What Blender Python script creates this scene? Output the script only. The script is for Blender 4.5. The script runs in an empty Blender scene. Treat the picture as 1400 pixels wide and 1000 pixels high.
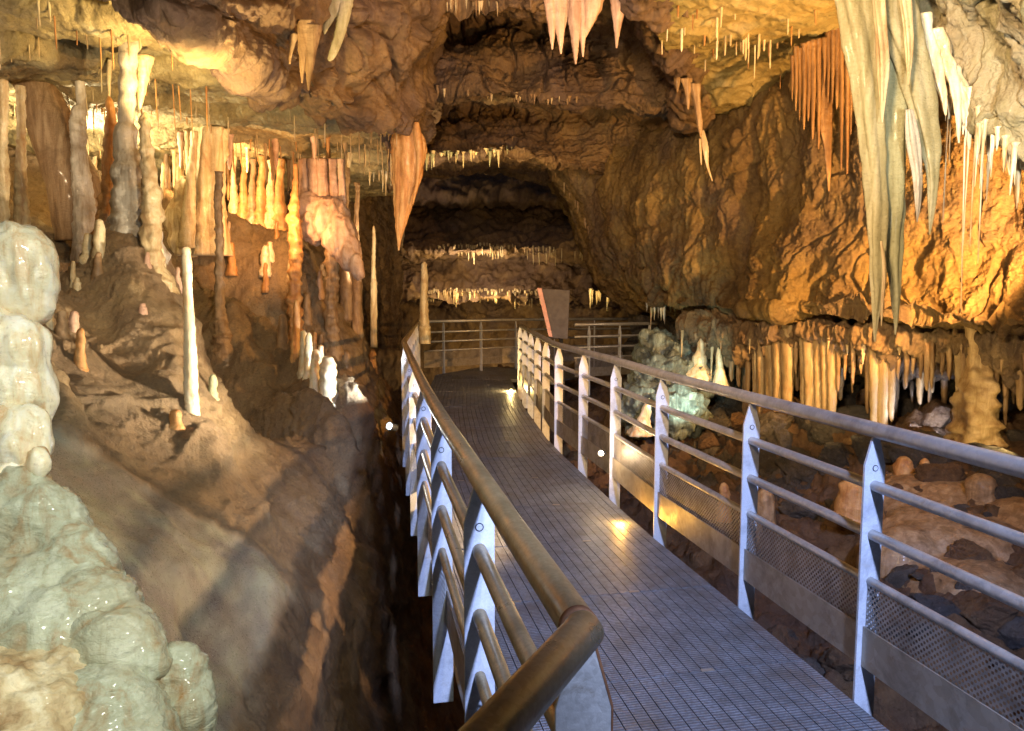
import bpy, bmesh, math, random
import numpy as np
from mathutils import Vector, Matrix
from mathutils.bvhtree import BVHTree

SC = bpy.context.scene
COL = SC.collection
random.seed(4)
RS = np.random.RandomState(11)

# ------------------------------------------------------------------ camera
F, CX, CY = 1000.0, 700.0, 500.0
EYE = np.array([0.0, 0.0, 1.555])
PITCH = math.atan(95 / 1000)
FW = np.array([0, math.cos(PITCH), -math.sin(PITCH)])
UP = np.array([0, math.sin(PITCH), math.cos(PITCH)])
RT = np.array([1.0, 0, 0])
cd = bpy.data.cameras.new('camera'); cam = bpy.data.objects.new('camera', cd); COL.objects.link(cam)
cam.location = EYE; cam.rotation_euler = (math.pi / 2 - PITCH, 0, 0)
cd.sensor_width = 36; cd.lens = F / 1400 * 36; cd.clip_end = 300; cd.clip_start = 0.02
SC.camera = cam

def ray(px, py):
    return RT * ((px - CX) / F) + FW + UP * ((CY - py) / F)
def P(px, py, d):
    """the point seen at a photograph pixel, d metres ahead"""
    r = ray(px, py)
    return EYE + r * (d / r[1])
def proj(p):
    q = np.asarray(p) - EYE
    z = q @ FW
    return CX + F * (q @ RT) / z, CY - F * (q @ UP) / z

# ------------------------------------------------------------------ noise
_perm = RS.permutation(256); _perm = np.concatenate([_perm, _perm, _perm])
_grad = RS.randn(256, 3); _grad /= np.linalg.norm(_grad, axis=1)[:, None]
def pn(p):
    i = np.floor(p).astype(np.int64); f = p - i
    u = f * f * f * (f * (f * 6 - 15) + 10)
    i &= 255
    out = np.zeros(len(p))
    for dx in (0, 1):
        wx = u[:, 0] if dx else 1 - u[:, 0]
        a = _perm[i[:, 0] + dx]
        for dy in (0, 1):
            wy = u[:, 1] if dy else 1 - u[:, 1]
            b = _perm[a + i[:, 1] + dy]
            for dz in (0, 1):
                wz = u[:, 2] if dz else 1 - u[:, 2]
                g = _grad[_perm[b + i[:, 2] + dz] & 255]
                out += wx * wy * wz * (g[:, 0] * (f[:, 0] - dx) + g[:, 1] * (f[:, 1] - dy) + g[:, 2] * (f[:, 2] - dz))
    return out * 1.6
def fbm(p, octv=4, gain=.5):
    s, a, q = np.zeros(len(p)), 1.0, np.array(p, float)
    for k in range(octv):
        s += a * pn(q + 17.3 * k); q = q * 2.03; a *= gain
    return s
def ridged(p, octv=4, gain=.5):
    s, a, q = np.zeros(len(p)), 1.0, np.array(p, float)
    for k in range(octv):
        s += a * (1 - 2 * np.abs(pn(q + 9.1 * k))); q = q * 2.1; a *= gain
    return s - .6
def worley(p):
    i = np.floor(p).astype(np.int64)
    f1 = np.full(len(p), 9.); f2 = np.full(len(p), 9.)
    for dx in (-1, 0, 1):
        for dy in (-1, 0, 1):
            for dz in (-1, 0, 1):
                c = i + (dx, dy, dz); m = c & 255
                h = _perm[_perm[_perm[m[:, 0]] + m[:, 1]] + m[:, 2]] & 255
                q = c + .5 + _grad[h] * .55
                d = np.linalg.norm(q - p, axis=1)
                n = d < f1
                f2 = np.where(n, f1, np.minimum(f2, d)); f1 = np.where(n, d, f1)
    return f1, f2

# ------------------------------------------------------------------ object helpers
def tag(o, label=None, cat=None, group=None, kind=None):
    if label: o['label'] = label
    if cat:
        o['category'] = cat
        if not kind: o['kind'] = 'thing'
    if group: o['group'] = group
    if kind: o['kind'] = kind
    return o
def link(name, me, mat=None, parent=None, loc=None):
    o = bpy.data.objects.new(name, me); COL.objects.link(o)
    if mat is not None and me is not None and not me.materials: me.materials.append(mat)
    if loc is not None: o.location = loc
    if parent is not None: o.parent = parent
    return o
def empty(name, loc=(0, 0, 0)):
    o = bpy.data.objects.new(name, None); COL.objects.link(o); o.location = loc; o.empty_display_size = .1
    return o
def np_mesh(name, v, quads, smooth=True):
    me = bpy.data.meshes.new(name)
    v = np.ascontiguousarray(v, dtype=np.float32); quads = np.ascontiguousarray(quads, dtype=np.int32)
    k = quads.shape[1]
    me.vertices.add(len(v)); me.vertices.foreach_set('co', v.ravel())
    me.loops.add(quads.size); me.loops.foreach_set('vertex_index', quads.ravel())
    me.polygons.add(len(quads)); me.polygons.foreach_set('loop_start', np.arange(0, quads.size, k, dtype=np.int32))
    me.update(calc_edges=True); me.validate()
    if smooth: me.polygons.foreach_set('use_smooth', np.ones(len(me.polygons), dtype=bool))
    return me
def grid_quads(nu, nv, wrap=False):
    """nv rows of nu vertices"""
    a = np.arange(nu * nv).reshape(nv, nu)
    if wrap: a = np.concatenate([a, a[:, :1]], axis=1)
    return np.stack([a[:-1, :-1], a[:-1, 1:], a[1:, 1:], a[1:, :-1]], -1).reshape(-1, 4)
def cr(pts, n):
    """Catmull-Rom along axis 0"""
    pts = np.asarray(pts, float); k = len(pts)
    if k == 1: return np.repeat(pts, n, 0)
    ext = np.concatenate([[2 * pts[0] - pts[1]], pts, [2 * pts[-1] - pts[-2]]])
    t = np.linspace(0, k - 1, n); i = np.minimum(t.astype(int), k - 2); f = t - i
    f = f.reshape((-1,) + (1,) * (pts.ndim - 1))
    p0, p1, p2, p3 = ext[i], ext[i + 1], ext[i + 2], ext[i + 3]
    return .5 * (2 * p1 + (p2 - p0) * f + (2 * p0 - 5 * p1 + 4 * p2 - p3) * f * f + (3 * p1 - p0 - 3 * p2 + p3) * f ** 3)
def grid_normals(g):
    du = np.gradient(g, axis=1); dv = np.gradient(g, axis=0)
    n = np.cross(du, dv); n /= np.linalg.norm(n, axis=2)[..., None] + 1e-9
    return n
BVH = {}
VERTS = {}
def surf(name, g, mat, kind='structure', attr=None, attr2=None):
    nv, nu = g.shape[:2]
    q = grid_quads(nu, nv)
    v = g.reshape(-1, 3)
    me = np_mesh(name, v, q)
    if attr is not None:
        a = me.attributes.new('zone', 'FLOAT', 'POINT'); a.data.foreach_set('value', attr.ravel().astype(np.float32))
    if attr2 is not None:
        a = me.attributes.new('deep', 'FLOAT', 'POINT'); a.data.foreach_set('value', attr2.ravel().astype(np.float32))
    o = link(name, me, mat); o['kind'] = kind
    step = 2
    gs = g[::step, ::step]; qs = grid_quads(gs.shape[1], gs.shape[0])
    BVH[o.name] = BVHTree.FromPolygons([tuple(x) for x in gs.reshape(-1, 3)], [tuple(int(i) for i in r) for r in qs])
    VERTS[o.name] = v
    return o
def rough_grid(g, layers, seed=0.0):
    """layers: (kind, amplitude, frequency, octaves, (sx,sy,sz))"""
    n = grid_normals(g)
    p = g.reshape(-1, 3)
    d = np.zeros(len(p))
    for kind, amp, fr, oc, sc in layers:
        q = p * np.array(sc) * fr + seed
        if kind == 'f': d += amp * fbm(q, oc)
        elif kind == 'r': d += amp * ridged(q, oc)
        elif kind == 'g': d += amp * fbm(q, oc, .62)
        elif kind == 'c':
            qw = q + .5 * np.stack([pn(q * 1.7 + 4), pn(q * 1.7 + 8), pn(q * 1.7 + 12)], 1)
            d -= amp * (np.exp(-(pn(qw) / .055) ** 2) + .6 * np.exp(-(pn(qw * 2.3 + 5) / .06) ** 2))
        elif kind == 'w':
            f1, f2 = worley(q + .25 * np.stack([pn(q * 2 + 3), pn(q * 2 + 7), pn(q * 2 + 11)], 1))
            d += amp * (np.minimum(f2 - f1, .5) * 2 - .5)
        elif kind == 'b':
            f1, f2 = worley(q)
            d += amp * (.6 - f1)
    return g + n * d.reshape(g.shape[:2])[..., None]
def patch(name, rows, nu, nv, layers, mat, seed=0.0, facing=True):
    c = np.array([[(P(*q) if len(q) == 3 else np.array(q[:3])) for q in r] for r in rows])
    g = cr(c, nv)
    g = cr(g.transpose(1, 0, 2), nu).transpose(1, 0, 2)
    # keep the displacement pointing towards the eye
    n = grid_normals(g); m = (n * (EYE - g)).sum(-1).mean()
    if m < 0: g = g[:, ::-1].copy()
    return surf(name, rough_grid(g, layers, seed), mat)
def hit(px, py, names, dmax=60):
    r = Vector(ray(px, py)); best = None
    for n in names:
        h = BVH[n].ray_cast(Vector(EYE), r.normalized(), dmax)
        if h[0] is not None and (best is None or h[3] < best[1]): best = (np.array(h[0]), h[3])
    return None if best is None else best[0]

# ------------------------------------------------------------------ materials
class NT:
    def __init__(s, name):
        s.m = bpy.data.materials.new(name); s.m.use_nodes = True; s.t = s.m.node_tree; s.t.nodes.clear()
        s.out = s.n('ShaderNodeOutputMaterial')
    def n(s, typ, **kw):
        x = s.t.nodes.new(typ)
        for k, v in kw.items(): setattr(x, k, v)
        return x
    def l(s, a, b): s.t.links.new(a, b)
    def noise(s, vec, scale, detail=6, rough=.6, dist=0.0):
        x = s.n('ShaderNodeTexNoise'); x.inputs['Scale'].default_value = scale; x.inputs['Detail'].default_value = detail
        x.inputs['Roughness'].default_value = rough; x.inputs['Distortion'].default_value = dist
        if vec is not None: s.l(vec, x.inputs['Vector'])
        return x.outputs['Fac']
    def voro(s, vec, scale, feature='F1'):
        x = s.n('ShaderNodeTexVoronoi', feature=feature); x.inputs['Scale'].default_value = scale
        s.l(vec, x.inputs['Vector']); return x.outputs['Distance']
    def ramp(s, fac, stops):
        x = s.n('ShaderNodeValToRGB'); e = x.color_ramp.elements
        while len(e) > 1: e.remove(e[-1])
        for k, (p, c) in enumerate(stops):
            el = e[0] if k == 0 else e.new(p)
            el.position = p
            if not hasattr(c, '__len__'): c = (c, c, c)
            el.color = (*c, 1)
        s.l(fac, x.inputs['Fac']); return x.outputs['Color']
    def mix(s, fac, a, b, mode='MIX'):
        x = s.n('ShaderNodeMix', data_type='RGBA', blend_type=mode)
        for v, k in ((fac, 0), (a, 6), (b, 7)):
            if isinstance(v, (int, float)): x.inputs[k].default_value = v
            elif isinstance(v, tuple): x.inputs[k].default_value = (*v, 1)
            else: s.l(v, x.inputs[k])
        return x.outputs[2]
    def math(s, op, a, b=0.0, clamp=False):
        x = s.n('ShaderNodeMath', operation=op, use_clamp=clamp)
        for v, k in ((a, 0), (b, 1)):
            if isinstance(v, (int, float)): x.inputs[k].default_value = v
            else: s.l(v, x.inputs[k])
        return x.outputs[0]
    def mapping(s, vec, sc=(1, 1, 1), loc=(0, 0, 0)):
        x = s.n('ShaderNodeMapping'); x.inputs['Scale'].default_value = sc; x.inputs['Location'].default_value = loc
        s.l(vec, x.inputs['Vector']); return x.outputs['Vector']
    def bump(s, h, strength, dist, prev=None):
        x = s.n('ShaderNodeBump'); x.inputs['Strength'].default_value = strength; x.inputs['Distance'].default_value = dist
        s.l(h, x.inputs['Height'])
        if prev is not None: s.l(prev, x.inputs['Normal'])
        return x.outputs['Normal']
    def principled(s, col, rough, metal=0.0, normal=None, spec=.5):
        b = s.n('ShaderNodeBsdfPrincipled')
        for v, k in ((col, 'Base Color'), (rough, 'Roughness'), (metal, 'Metallic'), (spec, 'Specular IOR Level')):
            if isinstance(v, (int, float)): b.inputs[k].default_value = v
            elif isinstance(v, tuple): b.inputs[k].default_value = (*v, 1)
            else: s.l(v, b.inputs[k])
        if normal is not None: s.l(normal, b.inputs['Normal'])
        s.l(b.outputs[0], s.out.inputs[0]); return b
    def pos(s):
        return s.n('ShaderNodeNewGeometry').outputs['Position']
    def obj(s):
        return s.n('ShaderNodeTexCoord').outputs['Object']

def rock(name, stops, patchcol, scale=1.6, streak=.35, bump=.7, bdist=.03, rough=(.45, .85), spot=(.03, .025, .02), spotamt=.6, zone=None, fine=26):
    t = NT(name); v = t.pos()
    n1 = t.noise(v, scale, 9, .68, .5)
    c = t.ramp(n1, stops)
    n2 = t.noise(t.mapping(v, loc=(5, 3, 1)), scale * .45, 5, .6, 1.0)
    c = t.mix(t.ramp(n2, [(.48, 0.), (.62, .75)]), c, patchcol)
    if streak:
        n3 = t.noise(t.mapping(v, (3.2, 3.2, .35)), 3.0, 6, .7, .4)
        c = t.mix(t.ramp(n3, [(.5, 0.), (.75, streak)]), c, stops[-1][1])
        c = t.mix(t.ramp(n3, [(.22, streak), (.42, 0.)]), c, stops[0][1])
    n4 = t.noise(v, fine, 8, .75, .3)
    c = t.mix(t.ramp(n4, [(.30, spotamt), (.47, 0.)]), c, spot)
    c = t.mix(t.ramp(n4, [(.58, 0.), (.78, .5)]), c, tuple(min(1, x * 1.7) for x in stops[-1][1]))
    ro = (t.ramp(t.noise(v, 7, 4), [(.35, rough[0]), (.65, rough[1])]))
    big = t.noise(v, 9, 10, .72, .4)
    nb = t.bump(big, bump, bdist * 2)
    vo = t.voro(t.mix(.12, v, t.n('ShaderNodeTexNoise').outputs['Color']), 17)
    nb = t.bump(vo, bump * .22, bdist * .8, nb)
    nb = t.bump(t.noise(v, 60, 6, .7), bump * .6, bdist * .35, nb)
    if zone:
        at = t.n('ShaderNodeAttribute', attribute_name='zone')
        zc, zr, zspark = zone
        n5 = t.noise(v, 3.5, 6, .6, .6)
        zcol = t.ramp(n5, zc)
        z2 = t.noise(v, 1.6, 6, .6, .8)
        zcol = t.mix(t.ramp(z2, [(.5, 0.), (.72, .6)]), zcol, zspark)
        zcol = t.mix(t.ramp(t.noise(v, 130, 3, .8), [(.62, 0.), (.72, .8)]), zcol, (.6, .6, .56))
        f = t.math('ADD', at.outputs['Fac'], t.math('MULTIPLY', t.math('SUBTRACT', t.noise(v, 9, 6, .7), .5), .35))
        f = t.ramp(f, [(.4, 0.), (.62, 1.)])
        c = t.mix(f, c, zcol)
        ro = t.mix(f, ro, t.ramp(t.noise(v, 90, 3, .8), [(.4, .55), (.6, .22)]))
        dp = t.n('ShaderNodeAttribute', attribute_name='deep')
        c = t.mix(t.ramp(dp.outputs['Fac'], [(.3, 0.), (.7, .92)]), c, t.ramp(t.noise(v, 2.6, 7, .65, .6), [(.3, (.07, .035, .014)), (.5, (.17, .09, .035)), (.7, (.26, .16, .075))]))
        nz = t.bump(t.noise(v, 150, 4, .8), .55, .006)
        nz = t.bump(t.noise(v, 8, 4, .6), .12, .02, nz)
        mn = t.n('ShaderNodeMix', data_type='VECTOR'); t.l(f, mn.inputs[0]); t.l(nb, mn.inputs[4]); t.l(nz, mn.inputs[5])
        nb = mn.outputs[1]
    t.principled(c, ro, 0, nb, .5)
    return t.m

def calcite(name, base, stain, pale, rough=.42, bump=.5, streak=.7, sss=0.0):
    t = NT(name); v = t.pos()
    rnd = t.n('ShaderNodeObjectInfo').outputs['Random']
    n1 = t.noise(t.mapping(v, (7, 7, .9)), 2.0, 7, .65, .6)
    c = t.ramp(n1, [(.3, stain), (.5, base), (.68, pale)])
    n2 = t.noise(v, 3.0, 6, .65, .8)
    c = t.mix(t.ramp(n2, [(.5, 0.), (.72, streak)]), c, stain)
    hv = t.n('ShaderNodeHueSaturation'); t.l(c, hv.inputs['Color'])
    t.l(t.math('ADD', t.math('MULTIPLY', rnd, .3), .85), hv.inputs['Value'])
    n4 = t.noise(v, 55, 6, .7)
    c = t.mix(t.ramp(n4, [(.3, .35), (.45, 0.)]), hv.outputs[0], tuple(x * .35 for x in stain))
    nb = t.bump(t.noise(t.mapping(v, (1, 1, 2.6)), 24, 8, .68, .5), bump, .02)
    nb = t.bump(t.noise(v, 90, 4, .7), bump * .6, .006, nb)
    b = t.principled(c, t.ramp(n2, [(.3, rough - .12), (.7, rough + .2)]), 0, nb, .5)
    b.inputs['Coat Weight'].default_value = .25 if rough < .3 else .08; b.inputs['Coat Roughness'].default_value = .12
    if sss:
        b.inputs['Subsurface Weight'].default_value = sss
        b.inputs['Subsurface Radius'].default_value = (.03, .02, .012)
    return t.m

def steel(name, base, alt, rough, metal, spot=None, scale=40, bump=.15):
    t = NT(name); v = t.pos()
    vo = t.n('ShaderNodeTexVoronoi'); vo.inputs['Scale'].default_value = scale; t.l(v, vo.inputs['Vector'])
    c = t.mix(t.ramp(vo.outputs['Color'], [(.2, 0.), (.8, 1.)]), base, alt)
    n = t.noise(v, 5, 8, .7, .5)
    c = t.mix(t.ramp(n, [(.35, .7), (.5, 0.)]), c, tuple(x * .55 for x in base))
    if spot:
        n2 = t.noise(v, 11, 8, .7, .3)
        c = t.mix(t.ramp(n2, [(.57, 0.), (.7, .8)]), c, spot)
    t.principled(c, t.ramp(t.noise(v, 14, 5), [(.3, rough - .12), (.7, rough + .15)]), metal, t.bump(t.noise(v, 35, 6, .7), bump, .004), .5)
    return t.m

M = {}
M['wall'] = rock('brown_wall_rock', [(.28, (.045, .026, .012)), (.42, (.13, .078, .030)), (.54, (.23, .145, .045)), (.66, (.31, .21, .07)), (.8, (.41, .31, .13))], (.12, .08, .06), .8, .45, .9, .035)
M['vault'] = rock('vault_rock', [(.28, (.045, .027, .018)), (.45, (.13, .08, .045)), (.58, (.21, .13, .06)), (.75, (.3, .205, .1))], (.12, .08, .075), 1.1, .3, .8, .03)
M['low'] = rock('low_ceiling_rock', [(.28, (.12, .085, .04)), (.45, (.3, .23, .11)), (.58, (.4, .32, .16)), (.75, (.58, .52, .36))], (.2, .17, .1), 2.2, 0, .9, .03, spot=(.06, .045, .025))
M['rceil'] = rock('olive_ceiling_rock', [(.28, (.12, .085, .03)), (.45, (.25, .19, .07)), (.58, (.33, .26, .11)), (.75, (.5, .4, .24))], (.2, .18, .08), 1.2, 0, .7, .025)
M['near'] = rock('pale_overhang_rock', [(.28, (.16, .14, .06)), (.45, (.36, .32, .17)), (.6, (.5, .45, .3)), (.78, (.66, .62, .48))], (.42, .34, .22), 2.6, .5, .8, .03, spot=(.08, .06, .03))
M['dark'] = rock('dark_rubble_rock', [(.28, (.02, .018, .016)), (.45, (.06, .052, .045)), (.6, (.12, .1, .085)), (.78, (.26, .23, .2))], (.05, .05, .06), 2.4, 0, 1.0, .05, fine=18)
M['floor'] = rock('brown_floor_rock', [(.28, (.04, .022, .012)), (.45, (.12, .065, .03)), (.6, (.19, .11, .05)), (.78, (.28, .18, .1))], (.11, .065, .045), 1.8, 0, .9, .05)
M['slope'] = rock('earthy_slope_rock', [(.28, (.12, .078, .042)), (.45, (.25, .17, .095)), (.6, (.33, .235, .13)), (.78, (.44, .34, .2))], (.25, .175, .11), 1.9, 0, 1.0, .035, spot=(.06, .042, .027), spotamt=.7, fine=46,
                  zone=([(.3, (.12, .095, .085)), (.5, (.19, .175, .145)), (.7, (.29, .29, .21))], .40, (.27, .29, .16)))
M['curtain'] = rock('brown_curtain_rock', [(.28, (.05, .03, .018)), (.45, (.16, .1, .055)), (.6, (.27, .18, .09)), (.78, (.4, .3, .18))], (.12, .09, .07), 2.6, .6, .9, .035)
M['cream'] = calcite('cream_calcite', (.55, .44, .26), (.3, .17, .07), (.74, .66, .48), sss=.1)
M['tan'] = calcite('tan_calcite', (.42, .3, .16), (.24, .14, .06), (.56, .44, .27))
M['white'] = calcite('white_calcite', (.80, .71, .5), (.58, .29, .09), (.88, .85, .76), .24, .3, .28, sss=.3)
M['wet'] = calcite('greenish_wet_calcite', (.44, .45, .33), (.34, .2, .08), (.60, .62, .5), .22, .55, .35, sss=.2)
M['blade'] = calcite('pale_blade_calcite', (.37, .34, .2), (.22, .19, .09), (.52, .48, .33), .45, .6, .6)
M['orange'] = calcite('orange_calcite', (.48, .24, .08), (.26, .1, .03), (.62, .4, .18))
M['rusty'] = calcite('rust_coloured_calcite', (.20, .105, .04), (.09, .042, .016), (.36, .21, .09))
M['grey'] = calcite('grey_calcite', (.4, .37, .32), (.2, .15, .1), (.58, .55, .5))
M['brown'] = calcite('brown_calcite', (.3, .19, .1), (.13, .075, .035), (.46, .33, .2))
M['green'] = calcite('greenish_calcite', (.33, .33, .2), (.19, .18, .09), (.46, .46, .31), .4, .6, .6)
M['crystal'] = calcite('crystal_crust', (.13, .16, .14), (.05, .06, .055), (.3, .36, .32), .45, .9, .6)
M['pink'] = calcite('pinkish_calcite', (.5, .33, .24), (.3, .17, .12), (.62, .46, .36))
M['post'] = steel('galvanised_post', (.6, .62, .66), (.68, .70, .74), .5, .15, (.48, .45, .42), 210)
M['rail'] = steel('galvanised_tube', (.40, .38, .35), (.47, .45, .41), .40, .45, (.3, .24, .16), 60)
M['brass'] = steel('brown_tube', (.27, .2, .095), (.33, .25, .13), .36, .45, (.2, .14, .07), 160)  # browner tube colour for the slope-side railing
M['weathered'] = steel('weathered_end_post', (.5, .46, .38), (.6, .56, .47), .7, .05, (.2, .15, .09), 120, .4)
M['rust'] = steel('rusty_steel', (.22, .09, .035), (.34, .15, .06), .8, .2, (.1, .04, .02), 90)
M['toe'] = steel('toe_plate_steel', (.33, .28, .21), (.4, .35, .28), .45, .5, (.25, .17, .1), 30)
M['black'] = steel('black_fitting', (.02, .02, .02), (.04, .04, .04), .5, .3)

def perforated():
    t = NT('perforated_steel')
    uv = t.n('ShaderNodeUVMap').outputs[0]
    s = t.n('ShaderNodeSeparateXYZ'); t.l(uv, s.inputs[0])
    a = t.math('COSINE', t.math('MULTIPLY', s.outputs[0], 2 * math.pi / .024))
    b = t.math('COSINE', t.math('MULTIPLY', s.outputs[1], 2 * math.pi / .024))
    hole = t.math('GREATER_THAN', t.math('MULTIPLY', a, b), .22)
    v = t.pos()
    c = t.ramp(t.noise(v, 9, 8, .7), [(.35, (.2, .17, .14)), (.6, (.36, .33, .3))])
    bs = t.n('ShaderNodeBsdfPrincipled'); t.l(c, bs.inputs['Base Color']); bs.inputs['Metallic'].default_value = .5; bs.inputs['Roughness'].default_value = .5
    tr = t.n('ShaderNodeBsdfTransparent'); mx = t.n('ShaderNodeMixShader')
    t.l(hole, mx.inputs[0]); t.l(bs.outputs[0], mx.inputs[1]); t.l(tr.outputs[0], mx.inputs[2]); t.l(mx.outputs[0], t.out.inputs[0])
    return t.m
M['perf'] = perforated()
def grating():
    t = NT('grating_steel'); o = t.obj()
    s = t.n('ShaderNodeSeparateXYZ'); t.l(o, s.inputs[0])
    rib = t.math('SINE', t.math('MULTIPLY', s.outputs[1], 2 * math.pi / .016))
    rr = t.ramp(t.math('ADD', t.math('MULTIPLY', rib, .5), .5), [(.25, 0.), (.6, 1.)])
    v = t.pos()
    c = t.ramp(t.noise(v, 6, 8, .75, .3), [(.3, (.13, .135, .145)), (.5, (.25, .265, .29)), (.7, (.36, .385, .42))])
    c = t.mix(t.ramp(t.noise(v, 60, 5, .8), [(.35, .75), (.55, 0.)]), c, (.06, .05, .045))
    c = t.mix(t.ramp(t.noise(v, 2.2, 6, .7), [(.48, 0.), (.66, .7)]), c, (.15, .115, .085))
    c = t.mix(t.ramp(t.noise(v, 14, 6, .8), [(.56, 0.), (.66, .6)]), c, (.10, .065, .04))
    c = t.mix(rr, t.mix(.6, c, (.03, .03, .03)), c)
    t.principled(c, t.ramp(t.noise(v, 30, 5), [(.3, .38), (.7, .65)]), .15, t.bump(rr, .8, .004), .5)
    return t.m
M['deck'] = grating()
def emit(name, col, st):
    t = NT(name); e = t.n('ShaderNodeEmission'); e.inputs[0].default_value = (*col, 1); e.inputs[1].default_value = st
    t.l(e.outputs[0], t.out.inputs[0]); return t.m
M['bulb_w'] = emit('lit_white_bulb', (1, .95, .8), 60)
M['bulb_o'] = emit('lit_amber_bulb', (1, .55, .08), 60)
M['sign'] = steel('sign_back', (.055, .042, .042), (.07, .055, .052), .6, 0, None, 20)
M['lit_sign_edge'] = steel('lit_sign_edge', (.6, .3, .24), (.62, .33, .27), .5, 0, None, 20)  # pinkish light on the board's edge, put into its colour
one = (1, 1, 1)

# ------------------------------------------------------------------ cave shell (setting)
# slope on the left, a heightfield running down to the ravine beside the walkway
def sm(x, a, b):
    t = np.clip((x - a) / (b - a), 0, 1); return t * t * (3 - 2 * t)
def slope_edge(y): return np.interp(y, [-1, 1, 2.4, 4, 6, 8, 10, 12, 16], [-.68, -.80, -.95, -1.2, -1.38, -1.46, -1.75, -2.15, -2.9])
def slope_z(x, y):
    q = slope_edge(y) - x
    up = .12 + .72 * np.maximum(q, 0)
    z = np.where(q > 0, up, .12 + 3.6 * q)
    z = .12 + .72 * .5 * (q + np.sqrt(q * q + .03)) + 2.3 * .5 * (q - np.sqrt(q * q + .05))   # rounded shoulder
    rid = np.interp(y, [0, 3, 4.6, 5.3, 6.1, 7.0, 7.7, 8.6, 9.5, 10.5, 16], [0, 0, .1, .12, -.6, -.6, -.25, -.55, -.2, .05, .1])
    z = z + rid * sm(q, .2, 1.1)
    z = z + .38 * np.exp(-(((x + 1.75) / .55) ** 2 + ((y - 2.0) / .75) ** 2))
    zb = .12 + 2.0 * .5 * (q + np.sqrt(q * q + .03)) + 2.3 * .5 * (q - np.sqrt(q * q + .05))
    zs = 2.42 + .28 * np.maximum(q - 1.15, 0)
    zb = np.where(q > 0, .5 * (zb + zs - np.sqrt((zb - zs) ** 2 + .03)), zb)
    z = z + (zb - z) * sm(y, 8.7, 9.9)
    for ax, ay, bx, by, h_, s_ in ((-3.7, 8.7, -1.5, 7.1, .62, .42), (-2.9, 7.6, -1.3, 6.2, .40, .26), (-5.2, 6.9, -3.3, 5.7, .45, .3), (-4.4, 5.0, -3.0, 4.1, .22, .25), (-3.2, 4.2, -2.2, 3.55, .16, .16)):
        t = np.clip(((x - ax) * (bx - ax) + (y - ay) * (by - ay)) / ((bx - ax) ** 2 + (by - ay) ** 2), -.05, 1.05)
        e2 = (x - ax - t * (bx - ax)) ** 2 + (y - ay - t * (by - ay)) ** 2
        e1 = np.sqrt(e2) + .05 * pn(np.stack([x * 5, y * 5, 0 * x], -1).reshape(-1, 3)).reshape(x.shape)
        z = z + h_ * np.clip(1 - e1 / s_, 0, 1)
    # dripstone boss: a smooth spur running down the slope
    ax, ay, bx, by = -3.2, 6.05, -2.08, 4.45
    t = np.clip(((x - ax) * (bx - ax) + (y - ay) * (by - ay)) / ((bx - ax) ** 2 + (by - ay) ** 2), 0, 1)
    dd = (x - ax - t * (bx - ax)) ** 2 + (y - ay - t * (by - ay)) ** 2
    cand = 2.22 - 1.34 * t - (3.6 - 1.6 * t) * dd
    z = .5 * (z + cand + np.sqrt((z - cand) ** 2 + .02))
    return np.maximum(z, -4.0)
nu, nv = 520, 620
tt = np.linspace(0, 1, nv)[:, None]; ss = np.linspace(0, 1, nu)[None, :]
Y = .3 + 15.2 * tt ** 1.6 + 0 * ss
E = slope_edge(Y)
Q = -1.7 + 7.6 * ss ** 1.25 + 0 * tt
X = E - Q
g = np.stack([X, Y, slope_z(X, Y)], -1)
# mineral zone: smooth calcite coat on the near apron, bare earth beyond
pxs, pys = proj(g.reshape(-1, 3)); pxs = pxs.reshape(nv, nu); pys = pys.reshape(nv, nu)
zl = np.interp(X, [-4, -2.6, -1.9, -1.2, -.9, -.5], [3.0, 3.15, 3.55, 3.9, 3.9, 2.4])
zone = 1 - sm(Y, zl - .3, zl + .3)
zone *= sm(Q, -.12, .18)
g0 = g
gr = rough_grid(g, [('f', .10, .8, 3, one), ('r', .022, 3.2, 4, one), ('c', .03, 1.3, 1, (1, .6, 1)), ('b', .016, 12, 1, one), ('b', .009, 30, 1, one), ('f', .006, 50, 2, one)], 3.1)
gsm = rough_grid(g, [('f', .07, 1.3, 3, one), ('g', .016, 5, 4, (1, .5, 1)), ('b', .006, 46, 1, one)], 3.1)
gm = gr * (1 - zone[..., None]) + gsm * zone[..., None]
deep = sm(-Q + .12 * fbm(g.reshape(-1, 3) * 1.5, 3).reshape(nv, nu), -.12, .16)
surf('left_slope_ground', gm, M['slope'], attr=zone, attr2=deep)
SL = ['left_slope_ground']

# ravine and floor under and right of the walkway
xs = np.linspace(-3.5, 9.5, 520)[None, :]; ys = (-1.0 + 21 * np.linspace(0, 1, 520) ** 1.4)[:, None]
X = xs + 0 * ys; Y = ys + 0 * xs
N = .979 * X + .206 * Y
z = np.interp(N, [-1, 0, .6, 1.7, 2.5, 3.6, 4.8, 6.5, 12], [-3.6, -3.6, -3.3, -2.2, -1.15, -.6, -.15, .2, .75])
z = np.where((Y > 9), z * (1 - sm(Y, 9 + 6 * (N < 1.2), 13 + 5 * (N < 1.2))) + sm(Y, 9 + 6 * (N < 1.2), 13 + 5 * (N < 1.2)) * np.interp(N, [-1, 2, 6, 12], [-1.4, -.9, -.1, .4]), z)
g = np.stack([X, Y, z], -1)
g = rough_grid(g, [('f', .22, .8, 4, one), ('w', .12, 1.5, 1, one), ('w', .07, 3.6, 1, one), ('r', .05, 5, 3, one), ('f', .02, 18, 2, one)], 8.3)
surf('ravine_floor', g, M['floor'])

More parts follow.
